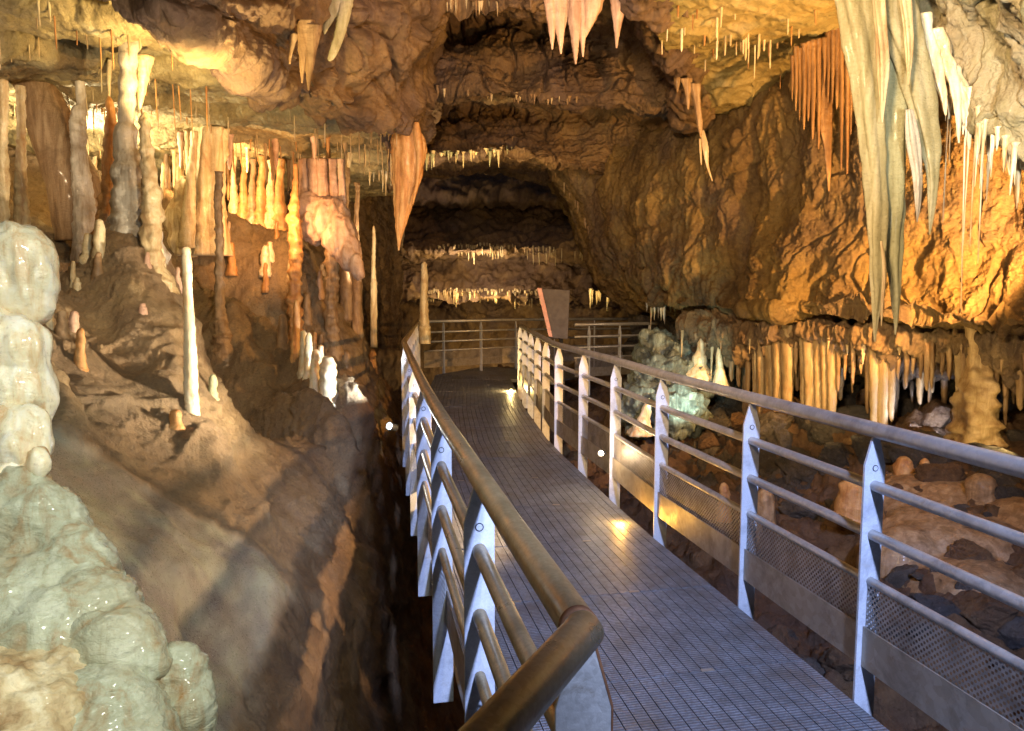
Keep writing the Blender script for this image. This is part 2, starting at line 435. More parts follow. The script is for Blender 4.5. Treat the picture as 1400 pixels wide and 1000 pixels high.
# low flat ceiling on the left (about 2 m above the deck's eye line) and its lip
lipx = lambda d: np.interp(d, [3, 5, 5.9, 6.9, 7.9, 8.8, 10, 11.4, 14.5], [-2.7, -2.5, -2.37, -2.15, -1.78, -1.33, -1.45, -1.6, -2.2])
D = (2.2 + 12.6 * np.linspace(0, 1, 520) ** 1.2)[:, None]
s = np.linspace(0, 1, 520)[None, :]
X = lipx(D) - s ** 1.2 * 7.5
HEM = (5.6, 6.7, 8.3, 9.7, 11.2)
wob = .35 * np.sin(X * 1.1) + .2 * np.sin(X * 2.7 + 1)
Z = 3.80 + 0 * X
for k_, hd in enumerate(HEM): Z = Z - (.13 if k_ != 1 else .2) * sm(D + wob, hd - .06, hd + .06) + .10 * sm(D + wob, hd + .1, hd + 1.1)
g = np.stack([X, D + 0 * s, Z], -1)
g = rough_grid(g, [('f', .12, .7, 3, (1, 1.6, 1)), ('r', .05, 2.0, 4, (.5, 2.6, 1)), ('r', .022, 8, 3, (.5, 2.2, 1)), ('f', .012, 26, 2, (.7, 1.5, 1))], 1.7)
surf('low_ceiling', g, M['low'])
# rock face rising from the lip into the vault
lip = [(-150, -160, 3.3), (120, -45, 4.6), (200, 0, 5.0), (300, 60, 5.9), (380, 110, 6.9), (470, 147, 7.9), (548, 176, 8.8), (562, 225, 11.4), (560, 250, 14)]
patch('vault_side_wall', [
    [(a - 30, b + 12, d + .25) for a, b, d in lip],
    [(a + 2, b + 2, d - .02) for a, b, d in lip],
    [(a + 20, b - 40, d + .0) for a, b, d in lip],
    [(a + 35, b - 110, d - .35) for a, b, d in lip],
    [(a + 60, b - 260, d - .4) for a, b, d in lip],
    [(a + 120, b - 500, d - .8) for a, b, d in lip]], 420, 260,
    [('f', .25, .8, 4, one), ('c', .14, .8, 1, one), ('g', .07, 2.6, 6, one), ('b', .012, 20, 1, one)], M['vault'], 2.2)
# stepped vault over the middle
patch('vault_ceiling', [
    [(420, -420, 4.2), (560, -420, 4.2), (700, -420, 4.2), (850, -420, 4.2), (1000, -420, 4.2)],
    [(420, -150, 7.2), (560, -150, 7.2), (700, -150, 7.2), (850, -150, 7.2), (960, -150, 7.2)],
    [(440, -30, 8.6), (560, -10, 8.6), (700, -10, 8.4), (850, -10, 8.2), (960, -20, 8)],
    [(450, 0, 8.9), (570, 6, 8.9), (700, 10, 8.7), (850, 25, 8.6), (960, 30, 8.5)],
    [(460, 10, 11.6), (580, 13, 11.6), (700, 18, 11.2), (850, 45, 10.2), (960, 100, 9.4)],
    [(470, 60, 11.7), (590, 62, 11.6), (700, 70, 11.2), (850, 90, 10.6), (960, 130, 10)],
    [(480, 110, 11.2), (600, 92, 10.9), (700, 110, 10.7), (850, 120, 10.6), (960, 150, 10.3)],
    [(480, 132, 11.4), (600, 128, 11.0), (700, 135, 10.9), (850, 140, 10.9), (960, 170, 10.6)],
    [(490, 136, 14), (600, 136, 14), (700, 142, 13.6), (850, 155, 12.4), (960, 190, 11.5)],
    [(500, 180, 14), (600, 178, 14), (700, 178, 13.6), (850, 200, 12.6), (960, 220, 12)],
    [(500, 215, 13.4), (600, 210, 13.2), (700, 205, 13), (850, 230, 12.7), (960, 250, 12.4)],
    [(500, 228, 13.5), (600, 221, 13.3), (700, 215, 13.2), (850, 250, 13), (960, 270, 12.8)],
    [(470, 236, 17), (590, 231, 17), (700, 229, 16.5), (850, 262, 14.5), (960, 290, 14)],
    [(480, 240, 20), (600, 240, 20), (700, 240, 20), (850, 270, 18), (960, 300, 17)]], 520, 560,
    [('f', .16, .9, 4, one), ('c', .10, .9, 1, one), ('g', .09, 1.8, 6, (.7, .7, 1.8)), ('b', .02, 16, 1, one)], M['vault'], 5.5)
# far end of the chamber
patch('far_wall', [
    [(300, 100, 24), (500, 150, 24), (620, 180, 24), (760, 200, 24), (900, 220, 24), (1100, 220, 22)],
    [(300, 250, 23), (500, 262, 22), (620, 268, 22.3), (760, 276, 22), (900, 300, 22), (1100, 320, 21)],
    [(300, 262, 24), (500, 276, 24), (620, 280, 24), (760, 288, 23.5), (900, 310, 22.6), (1100, 330, 21.5)],
    [(300, 350, 21.5), (500, 330, 21.5), (620, 330, 21.5), (760, 332, 21), (900, 350, 20.5), (1100, 360, 20)],
    [(300, 380, 21.5), (500, 348, 21.0), (620, 346, 21.), (760, 348, 20.7), (900, 362, 20.5), (1100, 390, 20)],
    [(300, 390, 23), (500, 358, 23.0), (620, 356, 23.0), (760, 358, 22.5), (900, 375, 22), (1100, 400, 21)],
    [(300, 420, 22.5), (500, 396, 21.7), (620, 396, 21.7), (760, 398, 21.3), (900, 405, 21), (1100, 420, 20)],
    [(300, 430, 22.5), (500, 409, 21.5), (620, 409, 21.5), (760, 410, 21.2), (900, 420, 21), (1100, 430, 20)],
    [(300, 440, 24), (500, 416, 24), (620, 416, 24), (760, 416, 23), (900, 425, 22), (1100, 440, 21)],
    [(300, 500, 24), (500, 470, 24), (620, 470, 24), (760, 470, 23), (900, 480, 22), (1100, 500, 21)],
    [(300, 640, 22), (500, 600, 22), (620, 600, 22), (760, 600, 22), (900, 600, 20), (1100, 600, 19)]], 400, 420,
    [('f', .3, .5, 4, one), ('w', .15, .9, 1, one), ('r', .1, 2.2, 4, (1, 1, .6))], M['vault'], 4.4)
# back wall behind the columns on the left
patch('left_back_wall', [
    [(-300, -60, 9), (0, 60, 11), (150, 120, 13), (300, 170, 14.3), (430, 200, 15), (500, 215, 18), (540, 225, 21)],
    [(-300, 100, 9.2), (0, 170, 11.2), (150, 190, 13.2), (300, 215, 14.3), (430, 230, 14.6), (500, 250, 17.6), (540, 260, 21)],
    [(-300, 300, 8.8), (0, 270, 10.9), (150, 270, 13), (300, 290, 14), (430, 310, 14.3), (500, 350, 17), (540, 370, 21)],
    [(-300, 460, 8.4), (0, 400, 10), (150, 400, 12.3), (300, 420, 13), (430, 440, 13.5), (500, 470, 16), (540, 480, 21)]], 420, 240,
    [('f', .3, .8, 4, (1, 1, .5)), ('r', .12, 2.2, 4, (1.4, 1.4, .4)), ('f', .04, 9, 3, (1, 1, .5))], M['curtain'], 6.1)
# great wall on the right: a boss that hangs over the far path and stops at eye height
patch('right_wall', [
    [(690, 150, 19), (720, 160, 15.5), (800, 165, 13.6), (890, 150, 12), (960, 140, 10.8), (1060, 110, 9.4), (1160, 90, 8.4), (1300, 90, 7.3), (1400, 90, 6.7), (1560, 60, 6)],
    [(705, 190, 19), (738, 205, 15.2), (812, 215, 13.1), (890, 210, 11.5), (960, 200, 10.4), (1060, 190, 9.1), (1160, 180, 8.1), (1300, 180, 7.2), (1400, 180, 6.6), (1560, 170, 5.8)],
    [(770, 265, 19), (785, 275, 15), (830, 280, 12.9), (895, 280, 11.4), (960, 280, 10.4), (1060, 280, 9.1), (1160, 280, 8.1), (1300, 280, 7.2), (1400, 280, 6.6), (1560, 280, 5.8)],
    [(795, 330, 19), (805, 335, 14.6), (842, 345, 12.6), (900, 345, 11.2), (965, 345, 10.2), (1060, 350, 8.9), (1160, 350, 8.0), (1300, 360, 7.2), (1400, 360, 6.6), (1560, 360, 5.8)],
    [(830, 395, 19), (842, 398, 14.4), (868, 402, 12.5), (905, 405, 11.1), (965, 405, 10.1), (1060, 408, 8.9), (1160, 412, 7.9), (1300, 420, 7.1), (1400, 425, 6.5), (1560, 430, 5.7)],
    [(860, 418, 19), (868, 420, 14.6), (885, 422, 12.6), (910, 424, 11.3), (965, 426, 10.3), (1060, 429, 9.0), (1160, 433, 8.), (1300, 439, 7.1), (1400, 446, 6.5), (1560, 456, 5.7)],
    [(880, 420, 21), (885, 422, 17), (900, 426, 15), (920, 428, 13.6), (965, 430, 12.2), (1060, 431, 10.8), (1160, 434, 9.6), (1300, 438, 8.6), (1400, 443, 8), (1560, 450, 7)]], 760, 460,
    [('f', .24, .6, 4, (1, 1, .7)), ('c', .09, .7, 1, (1, 1, .5)), ('f', .08, 1.7, 4, (1.2, 1.2, .5)), ('g', .028, 7, 5, (1, 1, .7)), ('b', .012, 26, 1, one)], M['wall'], 7.7)
# curtain-hung band under it
patch('curtain_band_wall', [
    [(930, 428, 11.2), (1000, 431, 10), (1060, 433, 9.3), (1160, 437, 8.4), (1300, 442, 7.6), (1400, 450, 7.0), (1560, 462, 6.2)],
    [(930, 445, 11.0), (1000, 446, 9.8), (1060, 446, 9.1), (1160, 450, 8.2), (1300, 456, 7.4), (1400, 462, 6.8), (1560, 474, 6.0)],
    [(935, 465, 11.2), (1000, 470, 9.9), (1060, 470, 9.2), (1160, 476, 8.3), (1300, 488, 7.5), (1400, 498, 6.9), (1560, 510, 6.1)],
    [(940, 480, 11.6), (1000, 488, 10.3), (1060, 492, 9.6), (1160, 498, 8.7), (1300, 512, 7.9), (1400, 520, 7.3), (1560, 530, 6.5)],
    [(940, 470, 14), (1000, 478, 12.6), (1060, 480, 11.6), (1160, 486, 10.6), (1300, 496, 9.6), (1400, 505, 9), (1560, 515, 8)]], 520, 200,
    [('f', .1, 1.6, 4, (1, 1, .35)), ('r', .10, 4.5, 3, (1, 1, .18)), ('f', .02, 20, 3, (1, 1, .5))], M['curtain'], 1.1)
# dark broken rock at the back of the undercut
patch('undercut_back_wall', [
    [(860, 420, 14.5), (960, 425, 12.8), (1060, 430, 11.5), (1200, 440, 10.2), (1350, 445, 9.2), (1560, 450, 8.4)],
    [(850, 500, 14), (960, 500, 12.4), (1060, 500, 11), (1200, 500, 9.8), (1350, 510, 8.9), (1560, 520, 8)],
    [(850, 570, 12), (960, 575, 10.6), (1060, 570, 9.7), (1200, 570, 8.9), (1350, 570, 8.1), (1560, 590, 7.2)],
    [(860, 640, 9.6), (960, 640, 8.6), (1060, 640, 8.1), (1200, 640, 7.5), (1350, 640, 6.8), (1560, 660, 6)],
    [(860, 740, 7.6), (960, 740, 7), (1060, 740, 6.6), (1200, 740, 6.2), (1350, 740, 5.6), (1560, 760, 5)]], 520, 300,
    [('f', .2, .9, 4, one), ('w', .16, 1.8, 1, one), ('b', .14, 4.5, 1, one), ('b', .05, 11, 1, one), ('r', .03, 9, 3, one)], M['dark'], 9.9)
# ceiling between vault and right wall
D = (3.2 + 9.5 * np.linspace(0, 1, 420))[:, None]; s = np.linspace(0, 1, 460)[None, :]
el = np.interp(D, [3, 6.4, 7.6, 9.1, 10.5, 13], [.9, 1.15, 1.45, 2.05, 2.5, 3.4])
X = el + s * 6.5
Z = 4.18 + .5 * sm(X, 3, 6) * 0 - .25 * sm(D, 8.5, 12) + 0 * s
g = np.stack([X, D + 0 * s, Z], -1)
g = rough_grid(g, [('f', .16, .6, 3, one), ('g', .05, 1.8, 5, (.6, 1.4, 1)), ('c', .04, .9, 1, one), ('b', .012, 20, 1, one)], 2.9)
surf('olive_ceiling', g, M['rceil'])
edge = [(float(np.interp(d, [3, 6.4, 7.6, 9.1, 10.5, 13], [.9, 1.15, 1.45, 2.05, 2.5, 3.4])), d, 4.18 - .25 * float(sm(np.array(d), 8.5, 12))) for d in (3, 4.5, 6.4, 7.6, 9.1, 10.5, 13)]
patch('olive_ceiling_side_wall', [
    [(x + .35, d, z + .03, 1) for x, d, z in edge], [(x - .03, d, z + .0, 1) for x, d, z in edge], [(x - .22, d, z + .25, 1) for x, d, z in edge],
    [(x - .35, d, z + .7, 1) for x, d, z in edge], [(x - .6, d, z + 2.2, 1) for x, d, z in edge]], 300, 140,
    [('f', .2, .9, 4, one), ('w', .1, 1.6, 1, one), ('r', .05, 3.6, 3, one), ('f', .02, 14, 3, one)], M['vault'], 3.3)
# pale overhang close by, upper right
lip2 = [(1215, 20, 5.0), (1250, 75, 4.6), (1300, 125, 4.4), (1350, 180, 4.2), (1410, 240, 4.0), (1520, 330, 3.7), (1700, 430, 3.3)]
patch('near_overhang_ceiling', [
    [(a - 10, b - 20, d + 2.4) for a, b, d in lip2],
    [(a - 4, b - 4, d + .5) for a, b, d in lip2],
    [(a, b, d) for a, b, d in lip2],
    [(a + 18, b - 40, d - .1) for a, b, d in lip2],
    [(a + 50, b - 110, d - .5) for a, b, d in lip2],
    [(a + 90, b - 260, d - 1.2) for a, b, d in lip2],
    [(a + 200, b - 600, d - 2.0) for a, b, d in lip2]], 420, 320,
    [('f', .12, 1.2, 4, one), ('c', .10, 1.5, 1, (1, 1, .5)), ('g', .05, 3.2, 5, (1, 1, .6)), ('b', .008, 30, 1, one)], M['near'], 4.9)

# ------------------------------------------------------------------ formations
def tube_mesh(name, c, rx, ry=None, seg=16, lump=.12, lf=6.0, ring=0.0, rf=30.0, flute=0, fl=.0, seed=0.0, origin=None):
    """closed tapered tube through points c (n,3) with radii; lumps in proportion to the radius"""
    c = np.asarray(c, float); n = len(c); rx = np.asarray(rx, float); ry = rx if ry is None else np.asarray(ry, float)
    th = np.linspace(0, 2 * math.pi, seg, endpoint=False)
    ct, st = np.cos(th)[None, :], np.sin(th)[None, :]
    k = np.ones((n, seg))
    base = np.stack([c[:, 0:1] + rx[:, None] * ct, c[:, 1:2] + ry[:, None] * st, c[:, 2:3] + 0 * ct], -1).reshape(-1, 3)
    k += (lump * fbm(base * lf + seed, 3)).reshape(n, seg)
    if ring:
        zz = c[:, 2] * rf + seed
        wob = pn(np.stack([zz, 0 * zz + seed, 0 * zz], 1))
        k *= 1 + ring * wob[:, None] + ring * .5 * np.sin(zz[:, None] * 2 + 2 * pn(base * 3 + seed).reshape(n, seg))
    if flute:
        k *= 1 + fl * np.cos(flute * th[None, :] + seed + 2 * pn(np.stack([c[:, 2] * 2, 0 * c[:, 2], 0 * c[:, 2]], 1))[:, None])
    v = np.stack([c[:, 0:1] + rx[:, None] * k * ct, c[:, 1:2] + ry[:, None] * k * st, c[:, 2:3] + 0 * ct], -1).reshape(-1, 3)
    o = c[0] if origin is None else np.asarray(origin)
    q = grid_quads(seg, n, True)
    v = np.concatenate([v, [c[0] * 1.0], [c[-1] * 1.0]]) - o
    a, b = n * seg, n * seg + 1
    cap = [[a, (i + 1) % seg, i, i] for i in range(seg)]
    capb = [[b, (n - 1) * seg + i, (n - 1) * seg + (i + 1) % seg, (n - 1) * seg + (i + 1) % seg] for i in range(seg)]
    me = bpy.data.meshes.new(name)
    faces = [tuple(int(z) for z in f) for f in q] + [(a, (i + 1) % seg, i) for i in range(seg)] + \
            [(b, (n - 1) * seg + i, (n - 1) * seg + (i + 1) % seg) for i in range(seg)]
    me.from_pydata([tuple(x) for x in v], [], faces); me.update()
    me.polygons.foreach_set('use_smooth', np.ones(len(me.polygons), dtype=bool))
    return me, o
def form(name, label, cat, pts, d, mat, group=None, n=None, seg=18, lump=.16, lf=None, ring=.0, rf=26., flute=0, fl=0., squash=1.0, parent=None, dd=None):
    """a dripstone formation traced as (px, py, radius px) at depth d; its own solid with real thickness"""
    pts = np.array(pts, float)
    L = np.abs(np.diff(pts[:, 1])).sum()
    n = n or int(np.clip(L / 2.2, 12, 130))
    c = cr(pts, n)
    dv = (np.full(n, d) if dd is None else np.linspace(d, d + dd, n)) if c.shape[1] == 3 else c[:, 3]
    c = c[:, :3]
    w = np.array([P(a, b, e) for (a, b, r), e in zip(c, dv)])
    r = np.maximum(c[:, 2], .25) / F * dv
    rm = r.mean()
    me, o = tube_mesh(name, w, r, r * squash, seg, lump, lf or min(1.1 / rm, 30), ring, rf, flute, fl, random.uniform(0, 50))
    ob = link(name, me, M[mat], parent, o if parent is None else None)
    if parent is None: tag(ob, label, cat, group)
    else: ob.location = Vector(o) - parent.matrix_world.translation if parent.location is None else Vector(o) - parent.location
    return ob
def depth_at(px, py, names, default):
    h = hit(px, py, names)
    return float(h[1]) if h is not None else default
SLOPE = ['left_slope_ground']
def sd(px, py, default): return depth_at(px, py, SLOPE, default)


# ------------------------------------------------------------------ walkway and railings
def box_into(bm, lo, hi, mat=None):
    vs = [bm.verts.new((x, y, z)) for x in (lo[0], hi[0]) for y in (lo[1], hi[1]) for z in (lo[2], hi[2])]
    for f in ((0, 1, 3, 2), (4, 6, 7, 5), (0, 4, 5, 1), (2, 3, 7, 6), (0, 2, 6, 4), (1, 5, 7, 3)):
        bm.faces.new([vs[i] for i in f])
    if mat is not None:
        for v in vs: v.co = mat @ v.co
    return vs
def bm_obj(name, bm, mat, parent=None, smooth=False, bevel=0):
    bmesh.ops.recalc_face_normals(bm, faces=bm.faces)
    if bevel: bmesh.ops.bevel(bm, geom=bm.edges[:], offset=bevel, segments=1, affect='EDGES')
    me = bpy.data.meshes.new(name); bm.to_mesh(me); bm.free()
    if smooth:
        for p in me.polygons: p.use_smooth = True
    return link(name, me, mat, parent)
def sweep(path, r, seg=14):
    """round tube along a 3-D polyline, mitred"""
    path = [Vector(p) for p in path]; bm = bmesh.new(); rings = []
    for i, p in enumerate(path):
        a = (p - path[i - 1]).normalized() if i else None
        b = (path[i + 1] - p).normalized() if i < len(path) - 1 else None
        t = ((a or b) + (b or a)).normalized()
        side = t.cross(Vector((0, 0, 1))).normalized(); up = side.cross(t)
        k = 1 / max(.5, t.dot(b or a))
        rings.append([bm.verts.new(p + side * (r * k * math.cos(x)) + up * (r * math.sin(x))) for x in (2 * math.pi * j / seg for j in range(seg))])
    for q, w in zip(rings, rings[1:]):
        for j in range(seg): bm.faces.new((q[j], q[(j + 1) % seg], w[(j + 1) % seg], w[j]))
    bm.faces.new(rings[0]); bm.faces.new(rings[-1][::-1])
    return bm
def along(path, s):
    """point and direction at arc length s"""
    for a, b in zip(path, path[1:]):
        a, b = Vector(a), Vector(b); L = (b - a).length
        if s <= L or b == Vector(path[-1]): return a + (b - a) * (s / L), (b - a).normalized()
        s -= L
def arc(path, upto):
    return sum((Vector(b) - Vector(a)).length for a, b in zip(path[:upto], path[1:upto + 1]))
RAIL_Z, MID, TUBE_Z, PLATE_Z0 = 1.05, (.837, .646), .463, .125
def post_mesh(w=.088, th=.012, z0=-.22):
    bm = bmesh.new()
    pr = [(-w / 2, z0), (w / 2, z0), (w / 2, .915), (w * .16, 1.022), (-w * .16, 1.022), (-w / 2, .915)]
    f = bm.faces.new([bm.verts.new((x, -th / 2, z)) for x, z in pr])
    e = bmesh.ops.extrude_face_region(bm, geom=[f])
    for v in e['geom']:
        if isinstance(v, bmesh.types.BMVert): v.co.y += th
    bmesh.ops.recalc_face_normals(bm, faces=bm.faces)
    bmesh.ops.bevel(bm, geom=bm.edges[:], offset=.0012, segments=1, affect='EDGES')
    me = bpy.data.meshes.new('post'); bm.to_mesh(me); bm.free(); me.materials.append(M['post']); return me
POST = post_mesh()
bm = bmesh.new()
bmesh.ops.create_cone(bm, cap_ends=True, segments=18, radius1=.0125, radius2=.0125, depth=.0016, matrix=Matrix.Rotation(math.pi / 2, 4, 'X'))
bmesh.ops.create_cone(bm, cap_ends=True, segments=18, radius1=.0100, radius2=.0092, depth=.0036, matrix=Matrix.Rotation(math.pi / 2, 4, 'X'))
for f in bm.faces:
    if all(v.co.xz.length > .011 for v in f.verts): f.material_index = 1
BOLT = bpy.data.meshes.new('bolt'); bm.to_mesh(BOLT); bm.free(); BOLT.materials.append(M['post']); BOLT.materials.append(M['black'])
def strip_mesh(name, path, z0, z1, off, th, mat, parent, uv=True):
    """upright sheet along a ground polyline between two heights"""
    bm = bmesh.new(); uvl = bm.loops.layers.uv.new('UVMap'); s = 0; rows = []
    for i, p in enumerate(path):
        p = Vector((p[0], p[1], 0))
        a = Vector(path[max(i - 1, 0)][:2]); b = Vector(path[min(i + 1, len(path) - 1)][:2]); t = (b - a).normalized()
        nrm = Vector((t.y, -t.x, 0))
        if i: s += (p - prev).length
        prev = p
        q = p + nrm * off
        rows.append((s, [bm.verts.new(q + nrm * o + Vector((0, 0, z))) for o, z in ((-th / 2, z0), (th / 2, z0), (th / 2, z1), (-th / 2, z1))]))
    vv = (z0, z0, z1, z1)
    for (s0, A), (s1, B) in zip(rows, rows[1:]):
        for k in range(4):
            j = (k + 1) % 4
            if th < .003 and k in (0, 2): continue
            if th < .003 and k == 3: continue
            f = bm.faces.new((A[k], A[j], B[j], B[k]))
            for l, u in zip(f.loops, ((s0, vv[k]), (s0, vv[j]), (s1, vv[j]), (s1, vv[k]))): l[uvl].uv = u
    if th >= .003:
        bm.faces.new(rows[0][1][::-1]); bm.faces.new(rows[-1][1])
    return bm_obj(name, bm, mat, parent)
def railing(name, label, path, posts, inner, group=None, bolts=6, panels=True, tube='rail'):
    """path: ground polyline; posts: arc lengths; inner: +1/-1 side of the path that faces the walkway"""
    root = empty(name); tag(root, label, 'railing', group)
    P3 = lambda z: [(x, y, z) for x, y in path]
    bm_obj('handrail', sweep(P3(RAIL_Z), .030, 20), M[tube], root, True)
    for z in MID: bm_obj('mid_rail', sweep(P3(z), .021, 14), M[tube], root, True)
    bm_obj('panel_rail', sweep(P3(TUBE_Z), .017, 12), M[tube], root, True)
    p2 = [(x, y, 0) for x, y in path]
    cum = [0]
    for a, b in zip(p2, p2[1:]): cum.append(cum[-1] + (Vector(b) - Vector(a)).length)
    for k, s in enumerate(posts):
        p, t = along(p2, s)
        po = link('post', POST, None, root, p); po.rotation_euler = (0, 0, math.atan2(t.y, t.x) - math.pi / 2)
        if k < bolts:
            for dy in (-.0068, .0068):
                b = link('bolt', BOLT, None, po, (0, dy, .905))
    ends = sorted(set([0.0] + list(posts) + [cum[-1]]))
    for a, b in zip(ends, ends[1:]):
        if b - a < .08: continue
        seg = [tuple(along(p2, a + .008)[0])[:2]] + [path[i] for i in range(len(path)) if a + .05 < cum[i] < b - .05] + [tuple(along(p2, b - .008)[0])[:2]]
        if panels: strip_mesh('mesh_panel', seg, .27, TUBE_Z - .012, inner * .012, .001, M['perf'], root)
        strip_mesh('toe_plate', seg, PLATE_Z0, .285, inner * .020, .006, M['toe'], root)
    return root
nx = lambda n, y: (n - .206 * y) / .979
Lp = [(-.50, -.14), (.107, 1.06), (.0, 1.56), (-.248, 2.78), (-.455, 3.87), (-.85, 6.09), (-1.19, 8.04), (-1.52, 11.2), (-1.87, 14.6)]
Rp = [(nx(1.91, y), y) for y in (-.6, 2, 4.6)] + [(.785, 5.9), (.62, 6.75), (.45, 7.67), (.32, 9.7), (.14, 12.5)]
def arc_at_y(path, y):
    s = 0
    for a, b in zip(path, path[1:]):
        L = math.hypot(b[0] - a[0], b[1] - a[1])
        if a[1] <= y <= b[1]: return s + L * (y - a[1]) / (b[1] - a[1])
        s += L
    return s
lposts = [arc_at_y(Lp, y) for y in (2.02, 3.06, 4.2, 5.3, 6.4, 7.5, 8.6, 9.7, 10.8, 11.9, 13.0, 14.1)]
rposts = [arc_at_y(Rp, y) for y in (.7, 1.72, 2.73, 3.6, 4.68, 5.7, 6.6, 7.5, 8.5, 9.5, 10.5, 11.5, 12.55)]
lrail = railing('railing', 'brown tinted galvanised railing on the slope side of the walkway, with a mitred rusty corner', Lp, lposts, 1, tube='brass')
rrail = railing('railing', 'blue lit galvanised railing with perforated panels along the open right side of the walkway', Rp, rposts, -1)
# weathered end post standing under the corner
ep = link('end_post', POST.copy(), None, lrail, (Lp[1][0] + .004, Lp[1][1] + .03, 0)); ep.data.materials.clear(); ep.data.materials.append(M['weathered']); ep['label'] = 'weathered grey end post with rusty edges'
ep.rotation_euler = (0, 0, math.radians(4))
bm = bmesh.new()
pr = [(.0442, .3), (.0442, .915), (.0144, 1.022), (.0175, 1.026), (.0472, .918), (.0472, .3)]
f = bm.faces.new([bm.verts.new((x, -.0065, z)) for x, z in pr]); e = bmesh.ops.extrude_face_region(bm, geom=[f])
for v in e['geom']:
    if isinstance(v, bmesh.types.BMVert): v.co.y += .013
bm_obj('rusty_edge', bm, M['rust'], ep)
# rust at the mitred corner
c = Vector((Lp[1][0], Lp[1][1], RAIL_Z)); a = (Vector((*Lp[0], RAIL_Z)) - c).normalized(); b = (Vector((*Lp[2], RAIL_Z)) - c).normalized()
bm_obj('weld_seam', sweep([c + b * .012, c + b * .030], .0304, 20), M['rust'], lrail, True)
Bp = [(-1.75, 14.5), (-.2, 15.6), (.9, 16.0), (3.4, 16.4)]
railing('railing', 'dim railing across the far end of the walkway landing, before the dark chamber', Bp, [.45, 1.35, 2.2, 3.1, 4.0, 4.9], -1, bolts=0)
Cp = [(1.1, 12.9), (2.6, 13.6), (3.8, 13.9)]
railing('railing', 'short dim railing of the side path behind the leaning board', Cp, [.3, .95, 1.6, 2.3, 2.8], 1, bolts=0)

# deck of interlocking grating planks
def panel_mesh(w, L):
    bm = bmesh.new(); pitch = .058; n = int(round(w / pitch))
    for i in range(n):
        x = -w / 2 + i * pitch
        box_into(bm, (x, .004, -.03), (x + pitch - .0042, L - .004, 0))
    for y in (.03, L * .5, L - .03): box_into(bm, (-w / 2, y - .012, -.06), (w / 2, y + .012, -.0305))
    bmesh.ops.recalc_face_normals(bm, faces=bm.faces)
    me = bpy.data.meshes.new('grating_panel'); bm.to_mesh(me); bm.free(); me.materials.append(M['deck']); return me
walk = tag(empty('walkway'), 'narrow metal grating walkway running from the foreground to the far landing', 'walkway')
PW, PL = 1.45, .83
pm = panel_mesh(PW, PL)
pos = Vector((nx(1.13, -1.2), -1.2, 0)); ang = math.atan2(.979, -.206) - math.pi / 2
k = 0
mid = [(pos.x, pos.y)] + [(nx(1.12, y), y) for y in (2, 4.8)] + [((-1.08 + .435) / 2 + .02, 7.5), (-.55, 10.1), (-.78, 14.2)]
mid3 = [(x, y, 0) for x, y in mid]
total = arc(mid, len(mid) - 1)
s = 0
while s < total - .1:
    p, t = along(mid3, s)
    o = link('grating_panel', pm, None, walk, (p.x, p.y, -.0008 * (k % 2)))
    q, _ = along(mid3, min(s + PL, total)); t = (q - p).normalized()
    o.rotation_euler = (0, 0, math.atan2(t.y, t.x) - math.pi / 2)
    for cx in (-.36, .28):
        bm = bmesh.new(); box_into(bm, (cx - .028, -.008, .0006), (cx + .028, .012, .003)); bm_obj('clip', bm, M['toe'], o)
    s += PL; k += 1
land = panel_mesh(2.6, 1.9)
o = link('grating_panel', land, None, walk, (-.35, 13.9, -.004)); o.rotation_euler = (0, 0, math.radians(-28))
for sd_ in (-1, 1):
    pts = []
    for y in np.linspace(0, total - .05, 22):
        p, t = along(mid3, float(y)); nrm = Vector((t.y, -t.x, 0)); pts.append(p + nrm * sd_ * (PW / 2 - .07) + Vector((0, 0, -.135)))
    bm_obj('edge_beam', sweep(pts, .07, 4), M['toe'], walk)

# leaning information board
def poly_prism(name, pts, th, mat, parent=None, axis=None):
    """flat polygon (list of 3-D points) given a thickness along axis"""
    bm = bmesh.new(); f = bm.faces.new([bm.verts.new(p) for p in pts]); e = bmesh.ops.extrude_face_region(bm, geom=[f])
    for v in e['geom']:
        if isinstance(v, bmesh.types.BMVert): v.co += Vector(axis) * th
    return bm_obj(name, bm, mat, parent, bevel=.003)
sg = tag(empty('information_board', P(760, 470, 11.2)), 'dark leaning information board with a pinkish lit edge beside the far path', 'sign')
back = Vector((.25, 1, .1)).normalized()
o0 = sg.location
def SP(px, py): return Vector(P(px, py, 11.2)) - o0
poly_prism('board', [SP(741, 395), SP(779, 397), SP(776, 464), SP(756, 462)], .03, M['sign'], sg, back)
poly_prism('board_edge', [SP(734, 394), SP(740.5, 394.6), SP(755.5, 461.6), SP(750, 460)], .05, M['lit_sign_edge'], sg, back)
bmp = sweep([SP(766, 462) + back * .05, SP(769, 520) + back * .05, SP(770, 620) + back * .05], .03, 10)
bm_obj('support_post', bmp, M['black'], sg, True)

